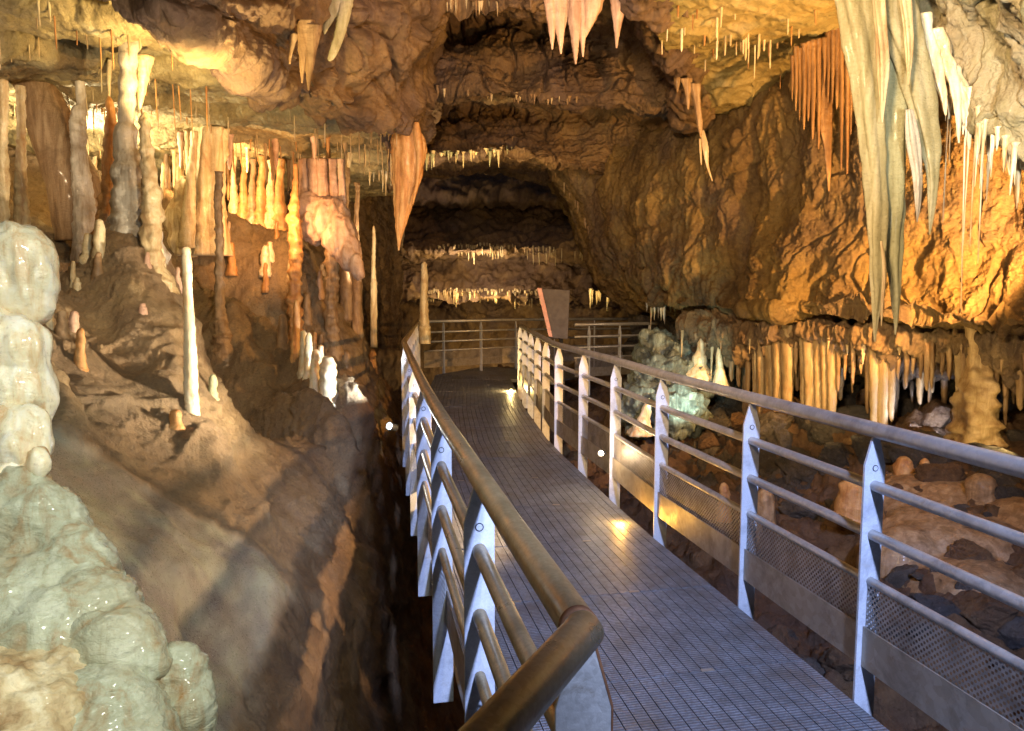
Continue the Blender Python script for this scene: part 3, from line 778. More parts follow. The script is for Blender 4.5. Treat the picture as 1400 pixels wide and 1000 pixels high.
# visible lamps
def lamp_thing(label, loc, bulb, aim, r=.022):
    root = tag(empty('cave_lamp', loc), label, 'lamp')
    a = Vector(aim).normalized(); rot = a.to_track_quat('Z', 'Y').to_matrix().to_4x4()
    bm = bmesh.new()
    rings = []
    for z, rr in ((-.11, .6), (-.10, .95), (-.02, 1.0), (.0, 1.25), (.012, 1.25), (.012, 1.0), (-.015, .9)):
        rings.append([bm.verts.new(rot @ Vector((r * rr * math.cos(t), r * rr * math.sin(t), z * r / .035))) for t in np.linspace(0, 2 * math.pi, 16, endpoint=False)])
    for q, w in zip(rings, rings[1:]):
        for j in range(16): bm.faces.new((q[j], q[(j + 1) % 16], w[(j + 1) % 16], w[j]))
    bm.faces.new(rings[0])
    bm_obj('housing', bm, M['black'], root, True)
    bm = bmesh.new(); bmesh.ops.create_uvsphere(bm, u_segments=14, v_segments=8, radius=r * .75, matrix=rot @ Matrix.Translation((0, 0, -.005)))
    bm_obj('bulb', bm, M[bulb], root, True)
    return root
def light(loc, watts, col, kind='POINT', aim=None, cone=90, blend=.5, r=.04):
    ld = bpy.data.lights.new('lamp_or_fill', kind); ld.energy = watts; ld.color = col; ld.shadow_soft_size = r
    o = bpy.data.objects.new('lamp_or_fill', ld); COL.objects.link(o); o.location = loc
    if kind == 'SPOT':
        ld.spot_size = math.radians(cone); ld.spot_blend = blend
        o.rotation_euler = (Vector(aim) - Vector(loc)).to_track_quat('-Z', 'Y').to_euler()
    return o
def flood(loc, watts, col, aim, cone=150, blend=.4, r=.05):
    """hidden flood lamp that shines along the direction aim"""
    return light(loc, watts, col, 'SPOT', tuple(np.array(loc, float) + np.array(aim, float)), cone, blend, r)

# ------------------------------------------------------------------ dripstone, left side
def blob_mesh(name, ells, voxel, layers, seed=0.0, smooth=3):
    """ells: (px, py, rx px, ry px, d[, depth factor]) merged into one lumpy solid"""
    bm = bmesh.new()
    for e in ells:
        px, py, rx, ry, d = e[:5]; k = e[5] if len(e) > 5 else .9
        m = Matrix.Translation(P(px, py, d)) @ Matrix.Diagonal((rx / F * d, rx / F * d * k, ry / F * d, 1))
        bmesh.ops.create_icosphere(bm, subdivisions=3, radius=1, matrix=m)
    me = bpy.data.meshes.new(name); bm.to_mesh(me); bm.free()
    o = bpy.data.objects.new(name, me); COL.objects.link(o)
    md = o.modifiers.new('remesh', 'REMESH'); md.mode = 'VOXEL'; md.voxel_size = voxel
    md = o.modifiers.new('smooth', 'SMOOTH'); md.iterations = smooth; md.factor = .5
    dg = bpy.context.evaluated_depsgraph_get(); dg.update()
    out = bpy.data.meshes.new_from_object(o.evaluated_get(dg)); out.name = name
    bpy.data.objects.remove(o); bpy.data.meshes.remove(me)
    n = len(out.vertices); v = np.zeros(n * 3, np.float32); out.vertices.foreach_get('co', v); v = v.reshape(-1, 3).astype(float)
    nr = np.zeros(n * 3, np.float32); out.vertices.foreach_get('normal', nr); nr = nr.reshape(-1, 3)
    dsp = np.zeros(n)
    for kind, amp, fr, oc, sc in layers:
        q = v * np.array(sc) * fr + seed
        dsp += amp * (fbm(q, oc) if kind == 'f' else ridged(q, oc) if kind == 'r' else .6 - worley(q)[0])
    v = v + nr * dsp[:, None]
    out.vertices.foreach_set('co', v.astype(np.float32).ravel()); out.update()
    out.polygons.foreach_set('use_smooth', np.ones(len(out.polygons), dtype=bool))
    out.materials.clear()
    return out
def blob(name, ells, voxel, layers, mat, seed=0.0, parent=None, label=None, cat=None, group=None, smooth=3):
    me = blob_mesh(name, ells, voxel, layers, seed, smooth)
    c = P(ells[0][0], ells[0][1], ells[0][4])
    if parent is not None: c = np.array(parent.location)
    me.transform(Matrix.Translation(-Vector(c)))
    o = link(name, me, M[mat], parent, None if parent is not None else c)
    if label: tag(o, label, cat, group)
    return o
one = (1, 1, 1); drip = (1, 1, .22)
fm = tag(empty('flowstone_mass', P(20, 760, 2.1)), 'big white flowstone pillar in stacked tiers spreading into a wet lobed apron beside the ravine', 'flowstone')
FL = [('f', .02, 5, 3, one), ('r', .010, 15, 3, drip), ('b', .003, 60, 1, (1, 1, .5))]
blob('cap', [(20, 352, 50, 44, 2.3), (-20, 370, 70, 60, 2.3), (40, 370, 33, 46, 2.28), (30, 410, 38, 40, 2.28), (-10, 420, 50, 40, 2.3)], .010, FL, 'white', 1.0, fm, smooth=7)
blob('tier', [(20, 470, 46, 42, 2.2), (-30, 470, 60, 60, 2.2), (45, 492, 24, 40, 2.2), (20, 530, 50, 50, 2.2), (52, 540, 20, 48, 2.2), (-30, 560, 60, 60, 2.2)], .010, FL, 'white', 2.0, fm, smooth=6)
blob('tier', [(10, 590, 46, 44, 2.12), (44, 590, 24, 40, 2.12), (-40, 600, 50, 50, 2.1), (20, 610, 30, 30, 2.08)], .010, FL, 'white', 3.0, fm, smooth=6)
blob('bulb', [(48, 632, 20, 26, 2.05), (40, 645, 20, 18, 2.05), (15, 650, 30, 26, 2.05)], .009, FL, 'white', 4.0, fm)
AP = [('f', .03, 3.5, 4, one), ('r', .006, 22, 3, (.8, .8, 1.6)), ('f', .003, 60, 2, one)]
blob('apron', [(20, 720, 74, 90, 2.05), (64, 740, 62, 90, 2.02), (98, 790, 66, 84, 1.98), (132, 836, 62, 66, 1.9), (170, 880, 50, 60, 1.84), (-50, 740, 90, 120, 2.1), (20, 840, 100, 100, 1.9), (70, 870, 90, 80, 1.85), (-60, 870, 120, 120, 1.9), (110, 900, 80, 70, 1.82)], .011, AP, 'wet', 5.0, fm, smooth=10)
blob('lobe', [(165, 890, 56, 54, 1.78), (190, 905, 34, 36, 1.76), (140, 880, 46, 44, 1.79)], .010, AP, 'wet', 6.0, fm, smooth=12)
blob('lobe', [(140, 985, 90, 70, 1.66), (90, 1000, 80, 70, 1.62), (195, 1005, 48, 56, 1.66), (170, 1060, 100, 80, 1.6)], .010, AP, 'wet', 7.0, fm, smooth=12)
blob('lobe', [(246, 940, 44, 66, 1.82), (262, 975, 40, 56, 1.8), (222, 975, 36, 50, 1.8), (270, 1020, 34, 50, 1.8)], .010, AP, 'wet', 8.0, fm, smooth=12)
blob('skirt', [(30, 935, 100, 60, 1.68), (-20, 960, 110, 70, 1.6), (50, 1000, 80, 80, 1.57), (0, 1060, 140, 80, 1.5)], .010, AP + [('r', .008, 24, 2, (.5, .5, 2.4))], 'cream', 9.0, fm, smooth=8)

form('column', 'tall grey column on the slope, smooth shaft above and stacked drip rings below', 'column',
     [(178, 50, 13), (176, 90, 11), (174, 130, 11), (172, 165, 10), (172, 176, 13), (172, 200, 15), (178, 225, 20), (180, 250, 24), (182, 285, 27), (184, 325, 34), (186, 390, 42)], 6.05, 'grey', seg=30, lump=.13, ring=.14, rf=14)
form('stalagmite', 'knobbly cream stalagmite with a white tip just beside the tall grey column', 'stalagmite',
     [(197, 154, 2), (198, 165, 6), (199, 190, 7), (202, 215, 8), (205, 250, 11), (208, 290, 13), (207, 330, 13), (212, 360, 12), (222, 385, 15), (235, 410, 13), (246, 422, 10), (250, 450, 10)], 5.85, 'cream', seg=26, lump=.3, ring=.16, rf=18)
form('stalactite', 'short fat pale stalactite hanging from the low ceiling beside the tall grey column', 'stalactite',
     [(199, 78, 11), (196, 100, 8), (193, 125, 6), (191, 150, 1.5)], 6.1, 'cream', seg=18)
form('stalactite', 'thin stalactite meeting the slim ochre stalagmite left of the tall grey column', 'stalactite',
     [(150, 82, 3.5), (149, 110, 2.6), (149, 136, 1.6)], 6.6, 'cream', seg=12)
form('stalagmite', 'slim ochre stalagmite with a beaded neck left of the tall grey column', 'stalagmite',
     [(149, 132, 1.5), (150, 142, 5), (152, 160, 6), (152, 185, 9), (151, 220, 10), (150, 260, 11), (146, 300, 14), (144, 350, 18)], 6.35, 'orange', seg=22, ring=.12, rf=20)
form('column', 'lilac grey column with a bulging lower half near the pale ceiling glow', 'column',
     [(109, 90, 7), (110, 120, 6), (111, 142, 6), (108, 150, 9), (107, 175, 10), (108, 210, 10), (112, 250, 12), (116, 290, 14), (118, 360, 18)], 7.4, 'grey', seg=22, ring=.06)
form('column', 'pale ribbed column standing in front of the slanting brown slab', 'column',
     [(28, 118, 6), (29, 150, 5.5), (29, 200, 6), (28, 250, 7.5), (30, 300, 10), (30, 380, 14)], 6.3, 'cream', seg=20, ring=.1, rf=22)
form('column', 'pale ribbed column cut off by the edge of the photo', 'column',
     [(2, 110, 8), (4, 150, 6.5), (3, 200, 6.5), (4, 250, 8), (0, 300, 10), (0, 380, 14)], 6.0, 'cream', seg=20, ring=.1, rf=22)
form('rock_slab', 'smooth slanting brown rock slab behind the two pale ribbed columns', 'rock',
     [(30, 85, 24), (58, 140, 30), (82, 200, 34), (104, 265, 38), (120, 330, 44)], 7.6, 'brown', seg=30, lump=.1, lf=1.8, squash=.6)
form('drapery', 'cream curtain cluster of fused drip pillars lit gold from behind', 'drapery',
     [(288, 176, 22), (286, 200, 21), (285, 230, 20), (282, 262, 22), (280, 300, 26), (278, 350, 34)], 9.2, 'cream', seg=40, flute=7, fl=.16, squash=.7)
form('column', 'slim gold lit pillar flanking the cream curtain cluster', 'column',
     [(266, 180, 5), (264, 210, 5), (261, 245, 6), (258, 290, 9), (256, 340, 12)], 9.0, 'cream', seg=18)
blob('flowstone_bulge', [(258, 305, 26, 34, 9.3), (262, 330, 29, 26, 9.3), (245, 300, 18, 30, 9.3), (278, 300, 18, 34, 9.3), (255, 270, 16, 30, 9.3)], .022,
     [('f', .03, 4, 3, one), ('r', .02, 9, 3, drip)], 'cream', 3.3, None, 'round golden flowstone bulge hanging under the cream curtain cluster', 'flowstone')
form('column', 'dark knobbly thin column leaning beside the golden flowstone bulge', 'column',
     [(300, 235, 5), (298, 270, 5), (300, 320, 5.5), (300, 370, 6), (301, 420, 6.5), (303, 445, 9), (305, 462, 13), (305, 510, 18)], sd(304, 462, 6.6), 'brown', seg=22, lump=.28, ring=.18, rf=22)
form('stalagmite', 'tall slender bright white stalagmite standing alone on the gravelly slope', 'stalagmite',
     [(255, 338, 2.5), (255, 343, 5.5), (256, 370, 6.5), (257, 410, 6.5), (259, 450, 7.5), (260, 490, 8.5), (261, 530, 9.5), (262, 556, 10), (262, 572, 12), (262, 600, 13)], sd(262, 560, 4.2), 'white', seg=26, lump=.1, ring=.05, rf=40)
for px, y0, y1, r, m, lab in [
    (120, 319, 350, 6, 'cream', 'short yellowish stalagmite, smaller of the pair on the brown boss'),
    (136, 300, 352, 7, 'cream', 'yellowish stalagmite, taller of the pair on the brown boss'),
    (110, 449, 502, 6, 'orange', 'stubby orange stalagmite beside the white flowstone pillar'),
    (85, 424, 462, 7, 'brown', 'low reddish stalagmite stump just behind the white flowstone pillar'),
    (101, 425, 455, 6, 'pink', 'low pinkish stump next to the reddish stalagmite stump'),
    (68, 420, 452, 5, 'cream', 'small pale stump against the side of the white flowstone pillar'),
    (291, 512, 542, 5.5, 'green', 'small rounded greenish yellow stalagmite beside the tall white stalagmite'),
    (240, 560, 582, 8, 'orange', 'tiny orange nub at the foot of the tall white stalagmite'),
    (509, 477, 502, 5, 'orange', 'small glowing orange stalagmite on the slope close to the railing'),
    (405, 410, 490, 5, 'orange', 'slim orange stalagmite above the bright white drip mound'),
    (386, 430, 470, 6, 'brown', 'slim brown stalagmite at the edge of the dark gully'),
    (415, 452, 505, 5, 'white', 'thin white stalagmite rising from the bright drip mound'),
    (422, 455, 515, 5, 'white', 'white finger stalagmite, twin of the thin one on the bright drip mound'),
    (448, 487, 545, 11, 'white', 'broad white stalagmite lit hard at the slope edge'),
    (432, 478, 530, 7, 'white', 'white stalagmite between the thin twin and the broad one'),
    (474, 480, 500, 5, 'brown', 'little brown stump near the slope edge'),
    (580, 358, 440, 5, 'cream', 'pole like stalagmite beside the start of the landing railing'),
    (511, 309, 385, 2.6, 'cream', 'candle thin stalagmite with a glowing tip in the back recess')]:
    h = hit(px, y1 - 4, SLOPE); d = float(h[1]) if h is not None else 11.0
    if px == 580: d = 13.4
    if px == 511: d = 12.0
    ext = 90 if px == 511 else 30
    L = y1 - y0
    form('stalagmite', lab, 'stalagmite', [(px, y0, .3 * r), (px, y0 + .06 * L + .5, .75 * r), (px + .3, y0 + .3 * L, r), (px - .4, y0 + .65 * L, r * 1.08), (px, y1, r * 1.4), (px, y1 + 8, r * 1.7), (px, y1 + ext, r * 1.8)], d, m, seg=20, lump=.16, ring=.08, rf=30)
form('column', 'orange brown column with rough drip ledges in front of the back recess', 'column',
     [(404, 224, 3), (404, 250, 3.5), (402, 285, 7), (402, 310, 9), (405, 345, 9), (403, 380, 8), (402, 410, 10), (404, 440, 9), (405, 470, 10), (405, 520, 13)], sd(404, 470, 7.8), 'orange', seg=26, lump=.3, ring=.2, rf=20)
form('column', 'knobbly brown column beside the pinkish white cascade', 'column',
     [(450, 300, 6), (452, 340, 8), (455, 380, 9), (452, 410, 8), (453, 440, 9), (455, 465, 10), (456, 510, 14)], sd(455, 462, 8.2), 'brown', seg=26, lump=.3, ring=.18, rf=20)
ca = tag(empty('flowstone_cascade', P(440, 300, 9.6)), 'pinkish white flowstone cascade with hanging pillars pouring down the slope', 'flowstone')
for px, r, y1 in ((416, 7, 265), (428, 8, 275), (441, 8, 285), (455, 6, 275), (467, 5, 300)):
    form('pillar', None, None, [(px, 218, r), (px, 235, r * .9), (px + 1, 255, r), (px + 2, y1 + 10, r * 1.3)], 9.6, 'pink', seg=18, parent=ca, flute=4, fl=.12)
blob('apron', [(428, 290, 24, 24, 9.6), (450, 300, 26, 30, 9.5), (464, 325, 22, 30, 9.4), (478, 345, 15, 24, 9.3), (488, 366, 9, 18, 9.2), (440, 310, 26, 24, 9.5)], .024,
     [('f', .04, 3, 3, one), ('r', .04, 7, 3, drip)], 'pink', 1.3, ca)
for px, y0, y1, r, m, lab in [
    (334, 215, 290, 6, 'orange', 'rusty column at the near end of the orange lit recess'), (346, 218, 285, 5, 'brown', 'dim slender column second into the orange lit recess'),
    (358, 214, 292, 7, 'orange', 'stout rusty column in the middle of the orange lit recess'), (371, 220, 290, 6, 'cream', 'pale column in the orange lit recess'),
    (383, 218, 296, 7, 'orange', 'rusty column beside the rough ledged column'), (474, 230, 330, 5, 'brown', 'dark column at the rim of the pinkish cascade'),
    (320, 205, 270, 4, 'cream', 'thin pale pillar between curtain cluster and orange recess'), (246, 170, 260, 5, 'cream', 'gold lit pillar at the back left of the curtain cluster'),
    (228, 165, 262, 4, 'brown', 'dim pillar just right of the knobbly cream stalagmite'), (130, 180, 262, 4, 'cream', 'pale pillar glimpsed between lilac and ochre formations'),
    (488, 250, 360, 4, 'brown', 'tall dark pillar behind the pinkish cascade')]:
    form('column', lab, 'column', [(px, y0, r), (px + 1, y0 + 15, r * .7), (px - 1, (y0 + y1) / 2, r * .8), (px, y1 - 8, r * 1.2), (px, y1 + 10, r * 1.6), (px, y1 + (110 if px > 470 else 45), r * 2.2)], 10.6, m, seg=18, lump=.25, ring=.12, rf=14)

# small stalagmites and pillars crowding the shelf behind the columns
for k in range(34):
    px = random.uniform(215, 500); py = random.uniform(235, 330) if px < 420 else random.uniform(300, 400)
    h = hit(px, py, SLOPE)
    if h is None or h[1] < 7.4: continue
    r = random.uniform(2, 4.6); L = random.uniform(12, 48)
    form('stalagmite', 'small drip worn stalagmite in the crowd on the shelf behind the columns', 'stalagmite', [(px, py - L, .3 * r), (px + .3, py - .9 * L, .8 * r), (px - .4, py - .5 * L, r), (px + .3, py - 4, 1.3 * r), (px, py + 12, 2 * r)],
         float(h[1]), random.choice(['cream', 'brown', 'tan', 'orange']), 'small stalagmites on the shelf', seg=14, lump=.3, ring=.14, rf=22)
for k in range(30):
    px, py = random.uniform(215, 480), random.uniform(182, 226)
    h = hit(px, py, ['low_ceiling'])
    if h is None or h[1] < 7.6: continue
    r = random.uniform(1.6, 4.2); L = random.uniform(16, 62)
    form('drip_pillar', 'thin ribbed drip pillar hanging over the shelf behind the columns', 'stalactite', [(px, py - 6, 1.6 * r), (px, py + 4, 1.1 * r), (px + .5, py + .5 * L, .8 * r), (px, py + .9 * L, .5 * r), (px, py + L, .2)],
         float(h[1]), random.choice(['cream', 'brown', 'tan', 'orange', 'pink']), 'drip pillars over the shelf', seg=12, lump=.3, ring=.1, rf=22)

for k in range(30):
    px, py = random.uniform(70, 490), random.uniform(340, 560)
    h = hit(px, py, SLOPE)
    if h is None or py > 330 + px * .62 or (abs(px - 258) < 30 and py > 400): continue
    r = random.uniform(2.5, 5.5); L = random.uniform(10, 34)
    form('stalagmite', 'little stubby stalagmite dotted over the rough earthy slope', 'stalagmite', [(px, py - L, .3 * r), (px + .3, py - .9 * L, .75 * r), (px - .4, py - .5 * L, r), (px + .3, py - 4, 1.25 * r), (px, py + 14, 2 * r)],
         float(h[1]), random.choice(['cream', 'brown', 'orange', 'pink', 'white']), 'little stalagmites on the slope', seg=14, lump=.25, ring=.1, rf=30)

# hanging drapery over the path
dr = tag(empty('drapery', P(556, 175, 9.0)), 'orange pointed drapery hanging from the tip of the low ceiling over the path', 'drapery')
form('sheet', None, None, [(552, 165, 8), (557, 185, 20), (559, 205, 22), (558, 235, 19.5), (554, 265, 15), (549, 300, 8.5), (546, 325, 3.5), (545, 343, .8)], 9.0, 'orange', seg=40, flute=9, fl=.10, squash=.45, lump=.1, parent=dr)
form('fold', None, None, [(569, 168, 4), (571, 190, 6), (574, 215, 5), (571, 245, 3), (564, 280, 1.5)], 8.93, 'orange', seg=14, parent=dr)

# pendants of the vault
def pend(label, top, d, strands, mat, name='drapery', sq=.6, on=None):
    if on: d = min(float(h[1]) for h in (hit(a, b, on) for st in strands for a, b, _ in st if b > -30) if h is not None) - .06
    r = tag(empty(name, P(*top, d)), label, 'drapery')
    for s in strands: form('strand', None, None, s, d, mat, seg=18, flute=5, fl=.12, squash=sq, parent=r, lump=.12)
pend('pinkish bunch of pointed drip strands hanging from the top of the vault', (775, -20), 7.6, [
    [(752, -40, 10), (752, 0, 9), (754, 30, 6), (755, 68, 1)], [(766, -40, 11), (764, 0, 9), (766, 40, 6), (767, 74, 1)], [(778, -40, 9), (772, 10, 6), (771, 42, 1)],
    [(786, -40, 12), (786, 20, 9), (787, 60, 5), (787, 88, 1)], [(798, -40, 11), (798, 20, 7), (797, 50, 4), (797, 78, 1)], [(845, -40, 22), (848, -5, 14), (845, 30, 6), (843, 66, 1)], [(815, -40, 22), (812, -5, 16), (805, 30, 8), (800, 52, 1)]], 'pink')
pend('pale slanting drapery with a rounded lower edge on the vault side', (460, -10), 7.3, [
    [(478, -40, 9), (472, 10, 9), (463, 50, 7), (453, 78, 5), (451, 84, 1.5)], [(462, -20, 12), (454, 15, 10), (446, 38, 4), (444, 47, 1)]], 'blade', sq=.35, on=['vault_side_wall', 'vault_ceiling'])
pend('drab drapery of two long points beside the pale slanting one', (420, 30), 6.9, [
    [(418, 28, 12), (416, 55, 9), (414, 85, 5), (413, 114, 1)], [(428, 34, 12), (425, 65, 8), (423, 95, 5), (422, 124, 1)], [(403, 46, 6), (398, 70, 3), (396, 88, 1)]], 'brown', sq=.4, on=['vault_side_wall', 'vault_ceiling'])
pend('dark stub drapery hanging over the first vault ledge by the passage', (550, 95), 9.9, [
    [(552, 92, 16), (552, 110, 8), (550, 140, 6), (548, 165, 3)], [(560, 92, 12), (562, 105, 5), (560, 120, 1)]], 'brown')
pend('long thin drip ribbon on the great brown wall with white roots', (962, 180), 10.0, [
    [(960, 178, 2.4), (964, 200, 4), (967, 225, 2), (974, 248, .8)], [(957, 190, 1.5), (958, 210, 1.5), (959, 226, .6)]], 'white')
pend('brown drip curtain at the corner where the olive ceiling meets the wall', (945, 100), 9.0, [
    [(925, 95, 5), (926, 112, 4), (926, 126, 1)], [(938, 108, 8), (940, 125, 4), (941, 150, 1)], [(950, 115, 8), (953, 140, 5), (957, 170, 4), (958, 188, 1)]], 'brown')

# great pale drapery, near right
gd = tag(empty('drapery', P(1205, 0, 4.2)), 'great pale green drapery of long pointed blades hanging close by over the railing', 'drapery')
for s, q, m in [
    ([(1150, -60, 34), (1168, 0, 26), (1178, 70, 23), (1188, 150, 18), (1196, 240, 16), (1200, 330, 13), (1200, 400, 9), (1197, 440, 4.5), (1196, 468, 1)], .55, 'blade'),
    ([(1225, -60, 36), (1226, 10, 30), (1226, 90, 24), (1224, 180, 18), (1222, 260, 17), (1222, 330, 13), (1224, 400, 8), (1225, 438, 4), (1224, 458, 1)], .55, 'green'),
    ([(1200, -60, 36), (1222, 10, 30), (1245, 80, 24), (1260, 140, 20), (1271, 190, 15), (1275, 235, 9), (1274, 285, 5), (1271, 321, 1)], .5, 'blade'),
    ([(1158, -30, 10), (1172, 20, 14), (1186, 60, 12), (1198, 90, 6), (1206, 112, 1)], .5, 'blade'), ([(1215, 60, 4), (1228, 120, 12), (1250, 170, 12), (1266, 205, 8), (1276, 240, 3)], .4, 'green'),
    ([(1196, -50, 9), (1203, 20, 8), (1207, 80, 8), (1207, 130, 5), (1206, 168, 1)], .8, 'cream'),
    ([(1232, -40, 10), (1240, 20, 7), (1243, 70, 5), (1242, 116, 1)], .8, 'cream'),
    ([(1243, 150, 5), (1248, 190, 9), (1254, 240, 7), (1255, 280, 3.5), (1254, 304, .8)], .6, 'grey'),
    ([(1205, 330, 1.5), (1209, 370, 2.5), (1206, 420, 2), (1205, 446, .7)], 1, 'cream')]:
    form('blade', None, None, [(a, b, r * .86) for a, b, r in s], {'green': 4.28, 'blade': 4.2}.get(m, 4.08), m, seg=44, flute=4, fl=.2, squash=q, lump=.12, lf=5, parent=gd)
# rust coloured bunch behind it
for k, (px, y0, y1, r) in enumerate([(1083, 82, 138, 2), (1088, 70, 152, 3.2), (1093, 72, 165, 2.6), (1099, 66, 178, 4), (1105, 64, 166, 4), (1111, 62, 192, 4.5), (1119, 60, 205, 3.5), (1127, 58, 120, 3),
                                     (1132, 48, 140, 3), (1138, 44, 142, 3.2), (1144, 42, 150, 4), (1150, 38, 232, 3.6), (1158, 34, 238, 4.2), (1163, 40, 185, 3.4), (1170, 60, 170, 3)]):
    form('stalactite', 'rust coloured stalactite in the bunch behind the great pale drapery', 'stalactite', [(px, y0 - 6, r * 1.3), (px, y0 + 12, r), (px + .5, (y0 + y1) / 2, r * .75), (px, y1 - 10, r * .4), (px, y1, .3)], 7.6, 'rusty', 'rust coloured stalactites behind the great drapery', seg=12)
form('drapery', 'wide dark rust blade in the middle of the rust coloured bunch', 'drapery', [(1124, 58, 12), (1126, 110, 12), (1128, 160, 11), (1131, 195, 6), (1133, 235, 3), (1133, 262, .6)], 7.7, 'rusty', seg=26, squash=.3)

# curtain stalactites under the great wall
cdp = lambda x: float(np.interp(x, [940, 1060, 1160, 1300, 1400], [10.9, 9.15, 8.25, 7.45, 6.85]))
for px, y0, y1, r in [(968, 436, 478, 3), (980, 440, 486, 4), (991, 440, 500, 3), (1000, 445, 522, 4), (1010, 450, 530, 4), (1022, 455, 526, 4.5), (1033, 455, 545, 5), (1041, 455, 578, 7), (1052, 455, 612, 6), (1063, 458, 566, 7), (1077, 458, 553, 8.5), (1088, 460, 512, 3),
                      (1098, 460, 548, 5), (1109, 455, 622, 10), (1120, 455, 618, 7.5), (1128, 458, 606, 7), (1137, 458, 572, 6.5), (1146, 470, 536, 3.2), (1155, 468, 520, 2.6), (1166, 468, 527, 3), (1177, 470, 512, 2.6), (1186, 468, 566, 4), (1196, 462, 590, 8),
                      (1208, 462, 592, 8), (1219, 470, 556, 5), (1228, 472, 520, 2.6), (1239, 470, 531, 3.4), (1248, 474, 512, 2.6), (1259, 472, 520, 3), (1267, 470, 535, 4), (1274, 474, 533, 3.4), (1288, 476, 514, 3), (1298, 478, 520, 3.6), (1311, 480, 536, 5), (1318, 484, 548, 4),
                      (1362, 484, 530, 4), (1374, 486, 545, 4), (1384, 488, 520, 3), (1395, 490, 548, 6)]:
    if r >= 4.5 and y1 < 600: y1 += random.uniform(8, 34)
    form('stalactite', 'tan stalactite hanging in the row beneath the great brown wall', 'stalactite', [(px, y0 - 14, r * 1.5), (px, y0 + 4, r * 1.15), (px + .6, (y0 + y1) / 2, r * .95), (px - .4, y0 + .8 * (y1 - y0), r * .75), (px, y1 - 4, r * .5), (px, y1, .4)],
         cdp(px) + .05, 'tan' if r > 4.5 else 'brown', 'tan stalactites in the row beneath the great wall', seg=16, lump=.14, flute=3, fl=.08)
for k in range(38):
    px = 1000 + 400 * (k + random.uniform(.1, .9)) / 38; y1 = random.choice((515, 530, 550, 575)) + random.uniform(-12, 18) + (px - 1000) * .03; r = random.uniform(2.4, 6)
    form('stalactite', 'dim tan stalactite in the deeper row behind the curtain under the great wall', 'stalactite', [(px, 448, r * 1.6), (px, 475, r * 1.2), (px + .6, .5 * (475 + y1), r), (px - .4, y1 - 16, r * .7), (px, y1 - 3, r * .4), (px, y1, .4)],
         cdp(px) + random.uniform(.3, .7), random.choice(['tan', 'brown', 'brown']), 'deeper row of tan stalactites', seg=14, lump=.2, flute=3, fl=.1)
cb = tag(empty('column', P(1335, 640, 7.2)), 'thick amber column with a flared ringed foot beneath the great brown wall', 'column')
form('shaft', None, None, [(1332, 440, 12), (1334, 470, 10), (1335, 500, 11), (1335, 530, 14)], 7.2, 'tan', seg=26, flute=4, fl=.12, parent=cb)
form('foot', None, None, [(1340, 480, 8), (1338, 510, 17), (1337, 535, 24), (1336, 565, 27), (1334, 595, 30), (1333, 625, 36), (1333, 655, 44)], 7.2, 'tan', seg=36, lump=.34, lf=7, ring=.05, rf=15, flute=5, fl=.1, parent=cb)
def dome(label, px, y0, y1, r, d, mat, name='stalagmite', cat='stalagmite', **kw):
    L = y1 - y0
    form(name, label, cat, [(px, y0, .15 * r), (px, y0 + .05 * L, .5 * r), (px, y0 + .2 * L, .85 * r), (px, y0 + .55 * L, r), (px, y1, 1.15 * r), (px, y1 + .3 * L, 1.4 * r)], d, mat, seg=26, lump=.2, n=30, **kw)
dome('rounded orange stump behind the nearest far post of the right railing', 1237, 624, 668, 15, 6.6, 'orange')
dome('small orange knob between the rounded stump and the flared column', 1265, 627, 660, 8, 6.4, 'orange')
dome('low wide reddish dome at the foot of the flared amber column', 1342, 648, 690, 20, 5.8, 'brown')
dome('orange capped stone just beyond the railing panel', 1166, 655, 700, 20, 5.9, 'orange')
dome('second orange stone beside the orange capped one', 1192, 668, 705, 14, 5.8, 'orange')
dome('dark red drip stump seen between the railing bars', 1046, 668, 730, 14, 6.4, 'brown')
dome('pale stone catching light above the toe plate', 990, 660, 700, 8, 6.3, 'orange')
dome('pale stump beside the thick stalactite tips', 1219, 608, 650, 7, 7.4, 'orange')
blob('flowstone_mound', [(1290, 672, 80, 26, 6.3, 1.1), (1345, 700, 90, 36, 6.0, 1.1), (1250, 706, 60, 34, 6.0, 1.1), (1300, 745, 100, 50, 5.5, 1.0), (1390, 740, 70, 60, 5.6, 1.0), (1240, 770, 60, 50, 5.3, .9), (1330, 820, 100, 60, 4.9, .9)], .03,
     [('g', .09, 1.8, 5, one), ('b', .02, 14, 1, one)], 'brown', 2.0, None, 'brown flowstone mound sloping down from the flared column towards the railing', 'flowstone')

# greenish lit corner far right of the path
blob('crystal_mound', [(900, 480, 28, 26, 11.2), (930, 490, 26, 26, 11.0), (905, 520, 40, 34, 10.7), (885, 560, 34, 34, 10.2), (950, 520, 36, 24, 10.7), (925, 565, 40, 36, 9.9)], .035,
     [('r', .10, 4, 3, one), ('b', .12, 7, 1, one), ('b', .06, 16, 1, one)], 'crystal', 5.5, None, 'lumpy crystal covered mound in cold greenish light beyond the railing', 'rock', smooth=1)
form('stalagmite', 'white ringed stalagmite on top of the greenish crystal mound', 'stalagmite', [(958, 463, 1), (958, 470, 4), (957, 482, 7), (956, 495, 10), (955, 508, 18), (950, 525, 28)], 10.5, 'white', seg=24, ring=.2, rf=14)
form('stalagmite', 'white leaning drip cone between two posts under the crystal mound', 'stalagmite', [(886, 545, 2), (884, 558, 6), (880, 575, 10), (874, 595, 18)], 9.3, 'white', seg=24, lump=.25)
form('stalagmite', 'white drip cone right of the leaning one', 'stalagmite', [(984, 470, 2), (983, 486, 4), (984, 505, 6), (986, 530, 12)], 10.2, 'white', seg=20)

